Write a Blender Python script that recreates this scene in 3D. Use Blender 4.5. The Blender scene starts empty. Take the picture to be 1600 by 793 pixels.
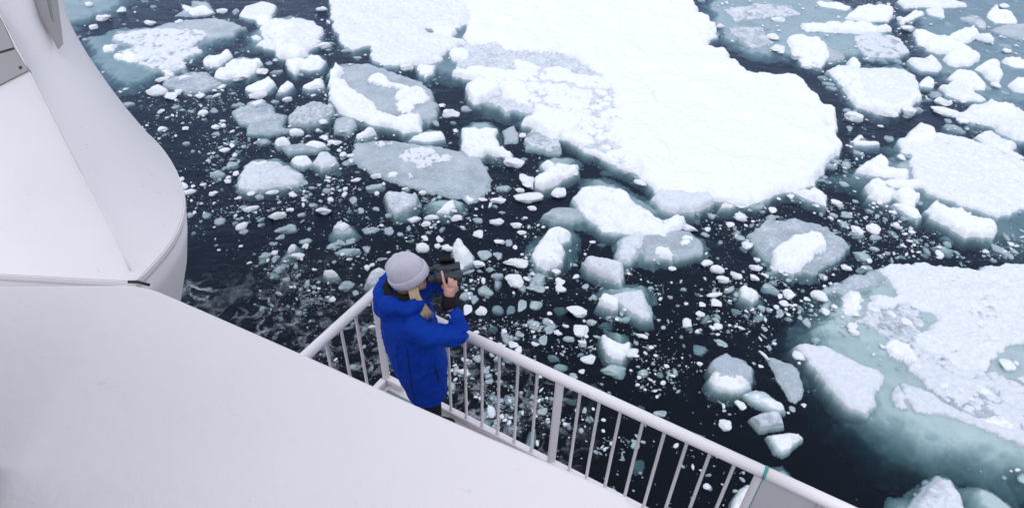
import bpy, bmesh, math, random
import numpy as np
from mathutils import Vector, Matrix

# ------------------------------------------------------------------ camera, sky, sun, exposure
scene = bpy.context.scene
col = scene.collection
FOC = 1600 * 24 / 36.0
CAM_H = 12.0                      # eye height above the sea
_n = np.array([755 - 800, 1668 - 396.5, FOC]); _n /= np.linalg.norm(_n)
_Z = -_n
_Y = np.array([0, 0, 1.0]); _Y = _Y - (_Y @ _Z) * _Z; _Y /= np.linalg.norm(_Y)
_X = np.cross(_Y, _Z)
ROT = np.stack([_X, _Y, _Z])      # world = ROT @ (right, down, forward)

cam_data = bpy.data.cameras.new('camera')
cam = bpy.data.objects.new('camera', cam_data)
col.objects.link(cam)
cam_data.sensor_width = 36.0
cam_data.lens = 24.0
cam_data.clip_start = 0.05
cam_data.clip_end = 6000.0
_cm = np.column_stack([ROT[:, 0], -ROT[:, 1], -ROT[:, 2]])
cam.matrix_world = Matrix([list(_cm[0]) + [0], list(_cm[1]) + [0], list(_cm[2]) + [CAM_H], [0, 0, 0, 1]])
cam_data.dof.use_dof = True
cam_data.dof.focus_distance = 4.6
cam_data.dof.aperture_fstop = 4.0
scene.camera = cam

world = bpy.data.worlds.new('World')
scene.world = world
world.use_nodes = True
wn, wl = world.node_tree.nodes, world.node_tree.links
SUN_EL, SUN_AZ = math.radians(55), math.radians(-150)      # azimuth from +Y towards +X
sky = wn.new('ShaderNodeTexSky')
sky.sky_type = 'NISHITA'
sky.sun_disc = False
sky.sun_elevation = SUN_EL
sky.sun_rotation = SUN_AZ
sky.air_density = 1.0
sky.dust_density = 0.4
sky.ozone_density = 2.5
hs = wn.new('ShaderNodeHueSaturation')
hs.inputs['Saturation'].default_value = 0.78
hs.inputs['Hue'].default_value = 0.505
wl.new(sky.outputs['Color'], hs.inputs['Color'])
cloud = wn.new('ShaderNodeMix'); cloud.data_type = 'RGBA'          # an even overcast layer in front of the blue
cloud.inputs['Factor'].default_value = 0.72
cloud.inputs['B'].default_value = (4.5, 4.75, 5.25, 1)
wl.new(hs.outputs['Color'], cloud.inputs['A'])
wl.new(cloud.outputs['Result'], wn['Background'].inputs['Color'])
wn['Background'].inputs['Strength'].default_value = 0.15

sun_data = bpy.data.lights.new('sun', 'SUN')
sun_data.energy = 0.6
sun_data.angle = math.radians(50)
sun_data.color = (1.0, 0.965, 0.94)
sun = bpy.data.objects.new('sun', sun_data)
col.objects.link(sun)
_sd = Vector((math.sin(SUN_AZ) * math.cos(SUN_EL), math.cos(SUN_AZ) * math.cos(SUN_EL), math.sin(SUN_EL)))
sun.rotation_euler = _sd.to_track_quat('Z', 'Y').to_euler()

scene.view_settings.view_transform = 'Standard'
scene.view_settings.look = 'None'
scene.view_settings.gamma = 1.0
scene.view_settings.use_curve_mapping = False
scene.view_settings.exposure = 0.66
scene.render.engine = 'CYCLES'
scene.cycles.use_denoising = True
scene.cycles.max_bounces = 6
scene.cycles.transparent_max_bounces = 10
scene.cycles.caustics_reflective = False
scene.cycles.caustics_refractive = False


# ------------------------------------------------------------------ geometry helpers
def at(px, py, z):
    """The point of the place at height z that the photograph shows at (px, py)."""
    d = ROT @ np.array([px - 800.0, py - 396.5, FOC])
    t = (z - CAM_H) / d[2]
    return np.array([0, 0, CAM_H]) + d * t


def seen(p):
    c = ROT.T @ (np.asarray(p, float) - [0, 0, CAM_H])
    return 800 + FOC * c[0] / c[2], 396.5 + FOC * c[1] / c[2], c[2]


def link(name, me, mat=None, parent=None, loc=None, smooth=True):
    o = bpy.data.objects.new(name, me)
    col.objects.link(o)
    if mat is not None and not me.materials:
        me.materials.append(mat)
    if loc is not None:
        o.location = loc
    if parent is not None:
        o.parent = parent
    if smooth and len(me.polygons):
        me.polygons.foreach_set('use_smooth', np.ones(len(me.polygons), bool))
    return o


def tag(o, label=None, cat=None, group=None, kind=None):
    if label: o['label'] = label
    if cat: o['category'] = cat
    if group: o['group'] = group
    if kind: o['kind'] = kind
    return o


def empty(name, loc=(0, 0, 0), rz=0.0):
    o = bpy.data.objects.new(name, None)
    col.objects.link(o)
    o.location = loc
    o.rotation_euler = (0, 0, rz)
    o.empty_display_size = 0.1
    return o


def mesh_from(name, v, f):
    me = bpy.data.meshes.new(name)
    me.from_pydata([tuple(map(float, p)) for p in v], [], [tuple(map(int, q)) for q in f])
    me.update()
    return me


def tri_mesh(name, v, f):
    """Fast mesh of equal-sized faces from numpy arrays."""
    me = bpy.data.meshes.new(name)
    n, k = f.shape
    me.vertices.add(len(v)); me.vertices.foreach_set('co', np.asarray(v, np.float32).ravel())
    me.loops.add(n * k); me.loops.foreach_set('vertex_index', np.asarray(f, np.int32).ravel())
    me.polygons.add(n); me.polygons.foreach_set('loop_start', np.arange(0, n * k, k, dtype=np.int32))
    me.update(calc_edges=True)
    return me


def tube_data(path, rad, seg=12, cap=True):
    path = [np.asarray(p, float) for p in path]
    if np.isscalar(rad): rad = [rad] * len(path)
    v, f = [], []
    for i, p in enumerate(path):
        a, b = path[max(i - 1, 0)], path[min(i + 1, len(path) - 1)]
        t = (b - a) / np.linalg.norm(b - a)
        ref = np.array([0, 0, 1.0]) if abs(t[2]) < 0.9 else np.array([1.0, 0, 0])
        u = np.cross(t, ref); u /= np.linalg.norm(u); w = np.cross(t, u)
        for k in range(seg):
            an = 2 * math.pi * k / seg
            v.append(p + rad[i] * (math.cos(an) * u + math.sin(an) * w))
    for i in range(len(path) - 1):
        for k in range(seg):
            a, b = i * seg + k, i * seg + (k + 1) % seg
            f.append((a, a + seg, b + seg, b))
    if cap:
        f.append(tuple(range(seg)))
        f.append(tuple(range((len(path) - 1) * seg, len(path) * seg))[::-1])
    return v, f


def tube(name, path, rad, mat, parent=None, seg=12):
    v, f = tube_data(path, rad, seg)
    return link(name, mesh_from(name, v, f), mat, parent)


def loft_data(rings, cap=True):
    n = len(rings[0]); v = [p for r in rings for p in r]; f = []
    for i in range(len(rings) - 1):
        for k in range(n):
            a, b = i * n + k, i * n + (k + 1) % n
            f.append((a, b, b + n, a + n))
    if cap:
        f.append(tuple(range(n))[::-1]); f.append(tuple(range((len(rings) - 1) * n, len(rings) * n)))
    return v, f


def prism(name, poly, z0, z1, mat, parent=None, bevel=0.0, smooth=False, seg=3):
    bm = bmesh.new()
    vs = [bm.verts.new((p[0], p[1], z1)) for p in poly]
    ft = bm.faces.new(vs)
    if ft.normal.z < 0: bmesh.ops.reverse_faces(bm, faces=[ft])
    bm.normal_update()
    if ft.normal.z < 0: ft.normal_flip()
    r = bmesh.ops.extrude_face_region(bm, geom=[ft])
    for g in r['geom']:
        if isinstance(g, bmesh.types.BMVert): g.co.z = z0
    bmesh.ops.recalc_face_normals(bm, faces=bm.faces)
    if bevel:
        es = [e for e in bm.edges if all(abs(v.co.z - z1) < 1e-6 for v in e.verts)]
        bmesh.ops.bevel(bm, geom=es, offset=bevel, segments=seg, profile=0.5, affect='EDGES')
    me = bpy.data.meshes.new(name); bm.to_mesh(me); bm.free()
    return link(name, me, mat, parent, smooth=smooth)


def beam(name, a, b, w, h, mat, parent=None, bevel=0.004):
    """A square bar from a to b, w wide and h high."""
    a, b = Vector(a), Vector(b); d = b - a
    bm = bmesh.new()
    bmesh.ops.create_cube(bm, size=1.0)
    bmesh.ops.scale(bm, vec=(d.length, w, h), verts=bm.verts)
    if bevel: bmesh.ops.bevel(bm, geom=bm.edges[:], offset=bevel, segments=2, affect='EDGES')
    up = Vector((0, 0, 1)) if abs(d.normalized().z) < 0.95 else Vector((0, 1, 0))
    x = d.normalized(); y = up.cross(x).normalized(); z = x.cross(y)
    m = Matrix((x, y, z)).transposed().to_4x4(); m.translation = (a + b) / 2
    bm.transform(m)
    me = bpy.data.meshes.new(name); bm.to_mesh(me); bm.free()
    return link(name, me, mat, parent, smooth=False)


# numpy noise -----------------------------------------------------------------
def _hash(ix, iy, seed):
    h = (ix.astype(np.int64) * 374761393 + iy.astype(np.int64) * 668265263 + seed * 974711) & 0x7fffffff
    h = ((h ^ (h >> 13)) * 1274126177) & 0x7fffffff
    h = ((h ^ (h >> 16)) * 1911520717) & 0x7fffffff
    return (h ^ (h >> 15)) % 100003 / 100003.0


def vnoise(x, y, seed=0):
    ix, iy = np.floor(x), np.floor(y)
    fx, fy = x - ix, y - iy
    ux, uy = fx * fx * fx * (fx * (fx * 6 - 15) + 10), fy * fy * fy * (fy * (fy * 6 - 15) + 10)
    a, b = _hash(ix, iy, seed), _hash(ix + 1, iy, seed)
    c, d = _hash(ix, iy + 1, seed), _hash(ix + 1, iy + 1, seed)
    return (a + (b - a) * ux) * (1 - uy) + (c + (d - c) * ux) * uy - 0.5


def fbm(x, y, seed=0, octv=4, gain=0.5):
    r, a, s = 0.0, 1.0, 1.0
    for k in range(octv):
        r = r + a * vnoise(x * s + 17.3 * k, y * s - 9.1 * k, seed + 31 * k)
        a *= gain; s *= 2.03
    return r


def worley(x, y, seed=0, jit=0.9):
    """Distance to the nearest and second seed, and the nearest seed's random number."""
    ix, iy = np.floor(x), np.floor(y)
    f1 = np.full(x.shape, 9.0); f2 = f1.copy(); idn = np.zeros(x.shape)
    for dx in (-1, 0, 1):
        for dy in (-1, 0, 1):
            cx, cy = ix + dx, iy + dy
            qx = cx + 0.5 + jit * (_hash(cx, cy, seed) - 0.5)
            qy = cy + 0.5 + jit * (_hash(cx, cy, seed + 77) - 0.5)
            d = np.hypot(x - qx, y - qy)
            n = _hash(cx, cy, seed + 191)
            near = d < f1
            f2 = np.where(near, f1, np.minimum(f2, d))
            idn = np.where(near, n, idn)
            f1 = np.where(near, d, f1)
    return f1, f2, idn


def poly_sdf(px, py, poly):
    """Signed distance, positive inside."""
    P = np.asarray(poly, float)[:, :2]; Q = np.roll(P, -1, axis=0)
    best = np.full(px.shape, 1e9); inside = np.zeros(px.shape, bool)
    for (ax, ay), (bx, by) in zip(P, Q):
        ex, ey = bx - ax, by - ay
        L = ex * ex + ey * ey + 1e-12
        t = np.clip(((px - ax) * ex + (py - ay) * ey) / L, 0, 1)
        best = np.minimum(best, (px - ax - t * ex) ** 2 + (py - ay - t * ey) ** 2)
        if ay != by:
            c = (ay > py) != (by > py)
            inside ^= c & (px < ex * (py - ay) / (by - ay) + ax)
    return np.where(inside, 1, -1) * np.sqrt(best)


def rounded(poly, it=1):
    P = np.asarray(poly, float)
    for _ in range(it):
        Q = np.roll(P, -1, axis=0)
        P = np.stack([0.78 * P + 0.22 * Q, 0.22 * P + 0.78 * Q], axis=1).reshape(-1, P.shape[1])
    return P


# ------------------------------------------------------------------ materials
class Mat:
    def __init__(s, name):
        s.m = bpy.data.materials.new(name); s.m.use_nodes = True
        s.n, s.l = s.m.node_tree.nodes, s.m.node_tree.links
        s.b = s.n.get('Principled BSDF'); s.out = s.n.get('Material Output')

    def new(s, t, **kw):
        nd = s.n.new(t)
        for k, v in kw.items(): setattr(nd, k, v)
        return nd

    def coord(s, kind='Object'):
        return s.new('ShaderNodeTexCoord').outputs[kind]

    def pos(s):
        return s.new('ShaderNodeNewGeometry').outputs['Position']

    def noise(s, vec, scale, detail=4.0, rough=0.55, dist=0.0, out='Fac'):
        t = s.new('ShaderNodeTexNoise')
        t.inputs['Scale'].default_value = scale; t.inputs['Detail'].default_value = detail
        t.inputs['Roughness'].default_value = rough; t.inputs['Distortion'].default_value = dist
        s.l.new(vec, t.inputs['Vector']); return t.outputs[out]

    def ramp(s, fac, stops):
        r = s.new('ShaderNodeValToRGB'); e = r.color_ramp.elements
        while len(e) < len(stops): e.new(0.5)
        for k, (p, c) in enumerate(stops):
            e[k].position = p; e[k].color = (*c, 1) if len(c) == 3 else c
        s.l.new(fac, r.inputs['Fac']); return r.outputs['Color']

    def mix(s, fac, a, b, mode='MIX'):
        m = s.new('ShaderNodeMix', data_type='RGBA', blend_type=mode)
        for sock, v in ((m.inputs['Factor'], fac), (m.inputs['A'], a), (m.inputs['B'], b)):
            if hasattr(v, 'is_output'): s.l.new(v, sock)
            elif isinstance(v, (int, float)): sock.default_value = v
            else: sock.default_value = (*v, 1)
        return m.outputs['Result']

    def math(s, op, a, b=0.0, c=None, clamp=False):
        m = s.new('ShaderNodeMath', operation=op, use_clamp=clamp)
        for i, v in enumerate((a, b) if c is None else (a, b, c)):
            if hasattr(v, 'is_output'): s.l.new(v, m.inputs[i])
            else: m.inputs[i].default_value = v
        return m.outputs[0]

    def bump(s, h, strength, dist):
        b = s.new('ShaderNodeBump'); b.inputs['Strength'].default_value = strength
        b.inputs['Distance'].default_value = dist
        s.l.new(h, b.inputs['Height']); return b.outputs['Normal']

    def set(s, **kw):
        for k, v in kw.items():
            i = s.b.inputs[k.replace('_', ' ')]
            if hasattr(v, 'is_output'): s.l.new(v, i)
            elif isinstance(v, tuple): i.default_value = (*v, 1)
            else: i.default_value = v
        return s.m


def ice_material(name, snow_base, use_attr):
    """Packed snow over grey sea ice; wherever the cover is thin the wet ice shows."""
    M = Mat(name); p = M.pos()
    n1 = M.noise(p, 1.3, 5, 0.6); n2 = M.noise(p, 9.0, 5, 0.65); n3 = M.noise(p, 38.0, 3, 0.6)
    ice = M.ramp(n1, [(0.28, (0.27, 0.31, 0.36)), (0.5, (0.36, 0.41, 0.46)), (0.72, (0.47, 0.51, 0.56))])
    ice = M.mix(M.ramp(n2, [(0.52, (0, 0, 0)), (0.72, (0.5,) * 3)]), ice, (0.62, 0.65, 0.70))
    ice = M.mix(M.ramp(n3, [(0.60, (0, 0, 0)), (0.70, (0.8,) * 3)]), ice, (0.80, 0.82, 0.86))
    if use_attr:
        a = M.new('ShaderNodeAttribute', attribute_name='snow').outputs['Fac']
    else:
        a = M.new('ShaderNodeValue'); a.outputs[0].default_value = snow_base; a = a.outputs[0]
    lit_snow = M.math('MULTIPLY', M.math('SUBTRACT', a, 0.80), 4.0, clamp=True)  # brighter snow share; light fall-off towards the lower right put into snow colour
    snow = M.mix(lit_snow, M.ramp(n2, [(0.30, (0.58, 0.61, 0.66)), (0.62, (0.70, 0.72, 0.77))]), M.ramp(n2, [(0.30, (0.80, 0.82, 0.85)), (0.62, (0.90, 0.905, 0.915))]))
    f = M.math('ADD', a, M.math('MULTIPLY', M.math('SUBTRACT', n2, 0.5), 0.9))
    f = M.math('ADD', f, M.math('MULTIPLY', M.math('SUBTRACT', n1, 0.5), 0.5))
    sep = M.new('ShaderNodeSeparateXYZ'); M.l.new(p, sep.inputs[0])
    wet = M.math('MULTIPLY_ADD', sep.outputs['Z'], 9.0, 0.62, clamp=True)
    f = M.math('MULTIPLY', f, wet)
    drown = M.math('MULTIPLY_ADD', sep.outputs['Z'], -22.0, -0.1, clamp=True)
    ice = M.mix(drown, ice, M.mix(n2, (0.60, 0.72, 0.70), (0.78, 0.84, 0.82)))
    fac = M.ramp(f, [(0.26, (0, 0, 0)), (0.62, (1, 1, 1))])
    rough = M.math('MULTIPLY_ADD', fac, 0.45, 0.34)
    h = M.math('ADD', M.math('MULTIPLY', n2, 0.7), M.math('MULTIPLY', n3, 0.3))
    return M.set(Base_Color=M.mix(fac, ice, snow), Roughness=rough, Specular_IOR_Level=0.3, Normal=M.bump(h, 0.45, 0.03))


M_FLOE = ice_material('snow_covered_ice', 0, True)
M_WHITE = ice_material('white_ice', 0.92, False)
M_GREY = ice_material('grey_ice', 0.22, False)


def paint(name, colr, rough=0.45, grime=0.0, spec=0.4):
    M = Mat(name); p = M.coord()
    n1 = M.noise(p, 1.1, 5, 0.6); n2 = M.noise(p, 16.0, 4, 0.7, 0.6)
    c = M.mix(M.ramp(n1, [(0.35, (0, 0, 0)), (0.75, (0.5,) * 3)]), colr, tuple(x * 0.93 for x in colr))
    if grime:
        st = M.math('MULTIPLY', M.ramp(n2, [(0.63, (0, 0, 0)), (0.72, (grime,) * 3)]), M.ramp(n1, [(0.48, (0, 0, 0)), (0.62, (1, 1, 1))]))
        c = M.mix(st, c, (0.34, 0.30, 0.27))
        mp = M.new('ShaderNodeMapping'); mp.inputs['Scale'].default_value = (7, 7, 0.7); M.l.new(p, mp.inputs['Vector'])
        run = M.math('MULTIPLY', M.ramp(M.noise(mp.outputs[0], 1.0, 4, 0.6), [(0.62, (0, 0, 0)), (0.78, (0.35 * grime,) * 3)]), M.ramp(M.noise(p, 2.2, 3), [(0.5, (0, 0, 0)), (0.62, (1, 1, 1))]))
        c = M.mix(run, c, (0.42, 0.30, 0.20))
    r = M.math('MULTIPLY_ADD', n1, 0.25, rough - 0.1)
    return M.set(Base_Color=c, Roughness=r, Specular_IOR_Level=spec, Normal=M.bump(M.noise(p, 60, 2), 0.06, 0.004))


M_PAINT = paint('white_ship_paint', (0.735, 0.69, 0.705), 0.5, 0.6)
M_RAIL = paint('white_rail_paint', (0.84, 0.785, 0.795), 0.38, 0.45)
M_DECK = paint('deck_coating', (0.23, 0.27, 0.27), 0.8, 0.4)
M_PANEL = paint('grey_panel_paint', (0.58, 0.555, 0.58), 0.5, 0.2)
M_STEEL = paint('grey_steel', (0.27, 0.26, 0.26), 0.6, 0.6)
M_TEAL = paint('teal_sealant', (0.06, 0.30, 0.30), 0.6)
M_DARK = paint('black_rubber', (0.02, 0.02, 0.022), 0.7)
M_HULL = paint('blue_hull_paint', (0.05, 0.09, 0.18), 0.5, 0.3)

# ------------------------------------------------------------------ the sea
def sea_material():
    M = Mat('sea_water'); M.n.remove(M.b); p = M.pos()
    st = M.new('ShaderNodeMapping'); st.inputs['Rotation'].default_value = (0, 0, 0.5); st.inputs['Scale'].default_value = (0.8, 1.7, 1)
    M.l.new(p, st.inputs['Vector'])
    w1 = M.noise(st.outputs[0], 1.1, 4, 0.6, 0.8); w2 = M.noise(st.outputs[0], 5.5, 3, 0.55, 0.5)
    h = M.math('ADD', M.math('MULTIPLY', w1, 0.7), M.math('MULTIPLY', w2, 0.22))
    calm = M.ramp(M.noise(p, 0.22, 3, 0.55), [(0.36, (0.15,) * 3), (0.62, (1, 1, 1))])
    nrm = M.bump(M.math('MULTIPLY', h, calm), 0.7, 0.18)
    gl = M.new('ShaderNodeBsdfGlossy'); gl.inputs['Roughness'].default_value = 0.06; gl.inputs['Color'].default_value = (0.40, 0.47, 0.60, 1)
    M.l.new(nrm, gl.inputs['Normal'])
    tr0 = M.new('ShaderNodeBsdfTransparent')
    murk = M.new('ShaderNodeBsdfDiffuse'); murk.inputs['Color'].default_value = (0.08, 0.14, 0.28, 1)
    lw = M.new('ShaderNodeLayerWeight'); lw.inputs['Blend'].default_value = 0.5
    tr = M.new('ShaderNodeMixShader')
    front = M.math('SUBTRACT', 1.0, M.new('ShaderNodeNewGeometry').outputs['Backfacing'])
    M.l.new(M.math('MULTIPLY', M.math('MULTIPLY_ADD', M.math('POWER', lw.outputs['Facing'], 2.0), 0.32, 0.004), front), tr.inputs[0])
    M.l.new(tr0.outputs[0], tr.inputs[1]); M.l.new(murk.outputs[0], tr.inputs[2])
    fr = M.new('ShaderNodeFresnel'); fr.inputs['IOR'].default_value = 1.33; M.l.new(nrm, fr.inputs['Normal'])
    mx = M.new('ShaderNodeMixShader')
    M.l.new(M.math('MULTIPLY', fr.outputs[0], front), mx.inputs[0]); M.l.new(tr.outputs[0], mx.inputs[1]); M.l.new(gl.outputs[0], mx.inputs[2])
    # lacy foam washing off the ship's side
    fm = M.noise(p, 1.5, 3, 0.6, 1.6, out='Color')
    vec = M.new('ShaderNodeVectorMath', operation='MULTIPLY_ADD')
    M.l.new(fm, vec.inputs[0]); vec.inputs[1].default_value = (0.9, 0.9, 0); M.l.new(p, vec.inputs[2])
    vo = M.new('ShaderNodeTexVoronoi', feature='DISTANCE_TO_EDGE'); vo.inputs['Scale'].default_value = 1.5
    M.l.new(vec.outputs[0], vo.inputs['Vector'])
    lace = M.ramp(vo.outputs['Distance'], [(0.0, (1, 1, 1)), (0.11, (0, 0, 0))])
    blot = M.ramp(M.noise(p, 3.4, 5, 0.7, 1.0), [(0.56, (0, 0, 0)), (0.64, (1, 1, 1))])
    br = M.ramp(M.noise(p, 2.1, 4, 0.6, 0.5), [(0.42, (0, 0, 0)), (0.62, (1, 1, 1))])
    total = None
    for (cx, cy, r, amt) in FOAM:
        dv = M.new('ShaderNodeVectorMath', operation='DISTANCE'); M.l.new(p, dv.inputs[0]); dv.inputs[1].default_value = (cx, cy, 0)
        g = M.math('MULTIPLY', M.math('SUBTRACT', 1.0, M.math('DIVIDE', dv.outputs['Value'], r), clamp=True), amt, clamp=True)
        total = g if total is None else M.math('MAXIMUM', total, g)
    fo = M.math('MULTIPLY', M.math('MAXIMUM', M.math('MULTIPLY', lace, br), M.math('MULTIPLY', blot, 0.8)), total, clamp=True)
    df = M.new('ShaderNodeBsdfDiffuse'); df.inputs['Color'].default_value = (0.62, 0.66, 0.72, 1)
    m2 = M.new('ShaderNodeMixShader')
    M.l.new(fo, m2.inputs[0]); M.l.new(mx.outputs[0], m2.inputs[1]); M.l.new(df.outputs[0], m2.inputs[2])
    M.l.new(m2.outputs[0], M.out.inputs['Surface'])
    va = M.new('ShaderNodeVolumeAbsorption')
    va.inputs['Color'].default_value = (0.15, 0.34, 0.39, 1)
    va.inputs['Density'].default_value = 3.3
    M.l.new(va.outputs[0], M.out.inputs['Volume'])
    return M.m


def gp(px, py):
    p = at(px, py, 0.0); return float(p[0]), float(p[1])


FOAM = [(*gp(440, 530), 3.2, 0.6), (*gp(540, 510), 2.2, 0.5), (*gp(620, 560), 2.6, 0.7), (*gp(770, 660), 2.4, 0.55), (*gp(300, 462), 0.9, 0.9)]
E_SEA = 2500.0
sea = prism('sea', [(-E_SEA, -E_SEA), (E_SEA, -E_SEA), (E_SEA, E_SEA), (-E_SEA, E_SEA)], -12.0, 0.0, sea_material())
tag(sea, 'dark arctic sea between the ice floes', kind='structure')
sb = Mat('sea_bed_mud')
sea_bed = prism('sea_bed', [(-E_SEA, -E_SEA), (E_SEA, -E_SEA), (E_SEA, E_SEA), (-E_SEA, E_SEA)], -11.0, -10.5,
                sb.set(Base_Color=(0.03, 0.035, 0.035), Roughness=0.9))
tag(sea_bed, 'dark sea floor below the water', kind='structure')

# ------------------------------------------------------------------ ice floes
TILE = dict(A=(100, 0), B=(450, 0), C=(800, 0), D=(1200, 0), E=(200, 170), G=(500, 170), H=(850, 170), J=(1200, 170),
            K=(280, 340), L=(680, 340), M=(1000, 340), N=(1200, 340), O=(700, 500), P=(1000, 500), Q=(1200, 500), S=(1200, 595))


def pix(tile, flat):
    """Points read off a fourfold enlargement of one tile of the picture."""
    ox, oy = TILE[tile]
    a = np.asarray(flat, float).reshape(-1, 2)
    q = a / 4.0 + (ox, oy)
    q[:, 0] += 2.0 * np.clip(q[:, 0] - 1620, 0, None)          # outlines run on past the border
    return q


def cat(*ps):
    return np.concatenate([pix(t, f) for t, f in ps])


# kinds: s snow cap, i bare ice (or, with a negative height, a drowned shelf), r rubble, b broken rough snow, g drowned slope
FLOES = []


def floe(tile, label, *layers, name='ice_floe', cat_='ice floe', group=None, lumps=()):
    out = []
    for ly in layers:
        k, h, flat = ly[:3]
        out.append((k, h, pix(tile, flat) if not isinstance(flat, np.ndarray) else flat, ly[3] if len(ly) > 3 else {}))
    FLOES.append(dict(label=label, layers=out, name=name, cat=cat_, group=group, lumps=lumps))


# --- top left
floe('A', 'pale drowned ice sheet beside the slanted tower at the top of the picture',
     ('i', -0.10, [-260, -90, 430, -60, 440, 0, 420, 30, 300, 80, 180, 112, 100, 160, -100, 260]))
floe('A', 'grey floe heaped with white ice rubble next to the slanted tower',
     ('i', -0.16, [60, 240, 140, 220, 300, 168, 480, 142, 640, 152, 760, 118, 950, 102, 1080, 135, 1130, 170, 1080, 212, 1050, 262, 900, 332, 860, 370, 760, 392, 690, 424, 600, 472, 520, 560, 400, 606, 320, 596, 200, 520]),
     ('i', 0.02, [560, 170, 760, 122, 950, 106, 1080, 138, 1122, 170, 1060, 215, 900, 240, 760, 300, 600, 330, 440, 300, 300, 250, 330, 190]),
     ('r', 0.20, [270, 205, 430, 185, 520, 155, 720, 160, 880, 165, 900, 200, 800, 255, 845, 300, 760, 340, 740, 392, 680, 428, 600, 412, 470, 380, 410, 335, 300, 300, 420, 262], {'cell': 0.55}),
     ('s', 0.30, [280, 312, 350, 285, 440, 300, 488, 330, 400, 346, 320, 332]),
     ('s', 0.25, [235, 262, 330, 240, 300, 285, 240, 282]),
     ('s', 0.30, [590, 396, 640, 382, 692, 404, 690, 428, 610, 436]))
floe('A', 'flat grey floe with a strip of snow along its far edge',
     ('i', 0.0, [630, 92, 720, 40, 760, -20, 940, -20, 1000, 50, 940, 92, 760, 116, 640, 112]),
     ('s', 0.28, [720, -20, 800, 32, 880, 12, 940, 38, 880, 56, 790, 62, 740, 24]))
floe('A', 'small snowy floe with one white block on its near edge',
     ('b', 0.15, [1085, 82, 1120, 30, 1250, -5, 1330, 20, 1312, 60, 1300, 110, 1180, 105]),
     ('s', 0.34, [1180, 80, 1200, 62, 1262, 46, 1300, 72, 1296, 110, 1204, 106]))
floe('A', 'large lumpy snow-heaped floe above the crescent-shaped one',
     ('i', -0.12, [1090, 300, 1120, 180, 1220, 140, 1330, 90, 1470, 70, 1620, 150, 1640, 300, 1520, 340, 1330, 325, 1200, 330]),
     ('b', 0.24, [1180, 250, 1230, 210, 1215, 150, 1262, 120, 1330, 98, 1400, 112, 1420, 76, 1460, 90, 1540, 102, 1614, 150, 1612, 190, 1590, 250, 1500, 300, 1330, 300]),
     ('s', 0.42, [1300, 210, 1390, 205, 1460, 235, 1530, 290, 1470, 312, 1330, 305, 1290, 255]),
     ('s', 0.40, [1270, 130, 1330, 100, 1400, 114, 1422, 80, 1458, 92, 1470, 140, 1390, 160, 1360, 210, 1290, 180]),
     ('s', 0.26, [1130, 182, 1190, 186, 1250, 210, 1190, 222]))
floe('A', 'narrow white floe pointing at the rubble-covered grey floe',
     ('s', 0.26, [855, 357, 900, 325, 960, 320, 1030, 280, 1046, 318, 960, 380, 880, 376]))
floe('A', 'wedge of snowy ice with a hollow in its near side',
     ('i', -0.10, [930, 440, 1050, 340, 1240, 330, 1260, 490, 1120, 500]),
     ('s', 0.34, [920, 430, 1000, 372, 1060, 340, 1200, 326, 1244, 350, 1190, 400, 1130, 440, 1060, 440, 1000, 450]))
floe('A', 'yellowish white floe with a brown-tinged hollow above the crescent-shaped one',
     ('i', -0.06, [1380, 380, 1450, 330, 1640, 310, 1640, 390, 1500, 450, 1420, 440]),
     ('s', 0.30, [1370, 352, 1450, 332, 1510, 342, 1532, 316, 1600, 312, 1638, 342, 1596, 390, 1520, 400, 1470, 390, 1440, 430, 1400, 400]))
floe('A', 'low flat-topped pan of pale ice between dark water and brash',
     ('s', 0.10, [1120, 542, 1200, 502, 1290, 486, 1330, 514, 1270, 566, 1150, 566]), name='ice_pan', cat_='ice pan')
floe('A', 'short log-like bar of white ice',
     ('i', -0.05, [1300, 565, 1390, 475, 1440, 500, 1400, 570]), ('s', 0.22, [1312, 548, 1390, 478, 1434, 500, 1380, 545]), name='ice_block', cat_='ice block')
floe('A', 'smooth tapering ice bar just off the tip of the crescent floe',
     ('i', -0.10, [1480, 525, 1560, 482, 1660, 480, 1640, 545]), ('s', 0.16, [1482, 522, 1560, 482, 1622, 480, 1618, 520, 1530, 538]), name='ice_block', cat_='ice block')
floe('A', 'round grey pan of frozen slush below the crescent floe',
     ('i', -0.04, [1370, 740, 1400, 690, 1452, 648, 1560, 618, 1688, 630, 1692, 690, 1640, 752, 1540, 778, 1400, 775]),
     ('r', 0.09, [1390, 715, 1452, 652, 1560, 624, 1682, 636, 1684, 684, 1630, 742, 1520, 764, 1410, 760], {'cell': 0.18, 'snow': 0.45}), name='ice_pan', cat_='ice pan')
floe('B', 'crescent-shaped floe with high snowy rims round a grey hollow',
     ('i', -0.14, [225, 480, 250, 390, 360, 380, 520, 380, 640, 430, 860, 490, 930, 640, 950, 760, 800, 790, 560, 730, 320, 660]),
     ('i', 0.07, [260, 450, 355, 412, 500, 392, 622, 432, 740, 475, 850, 502, 902, 582, 932, 692, 922, 738, 820, 752, 560, 700, 340, 620]),
     ('s', 0.46, [230, 470, 252, 400, 282, 354, 340, 364, 355, 404, 338, 452, 400, 500, 500, 570, 600, 640, 690, 680, 740, 644, 830, 680, 842, 748, 700, 752, 560, 712, 420, 676, 330, 640, 270, 575]),
     ('s', 0.40, [480, 466, 560, 416, 630, 440, 650, 474, 740, 474, 770, 506, 842, 502, 888, 572, 806, 606, 792, 656, 700, 668, 652, 640, 650, 560, 696, 520, 600, 502]))
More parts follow.
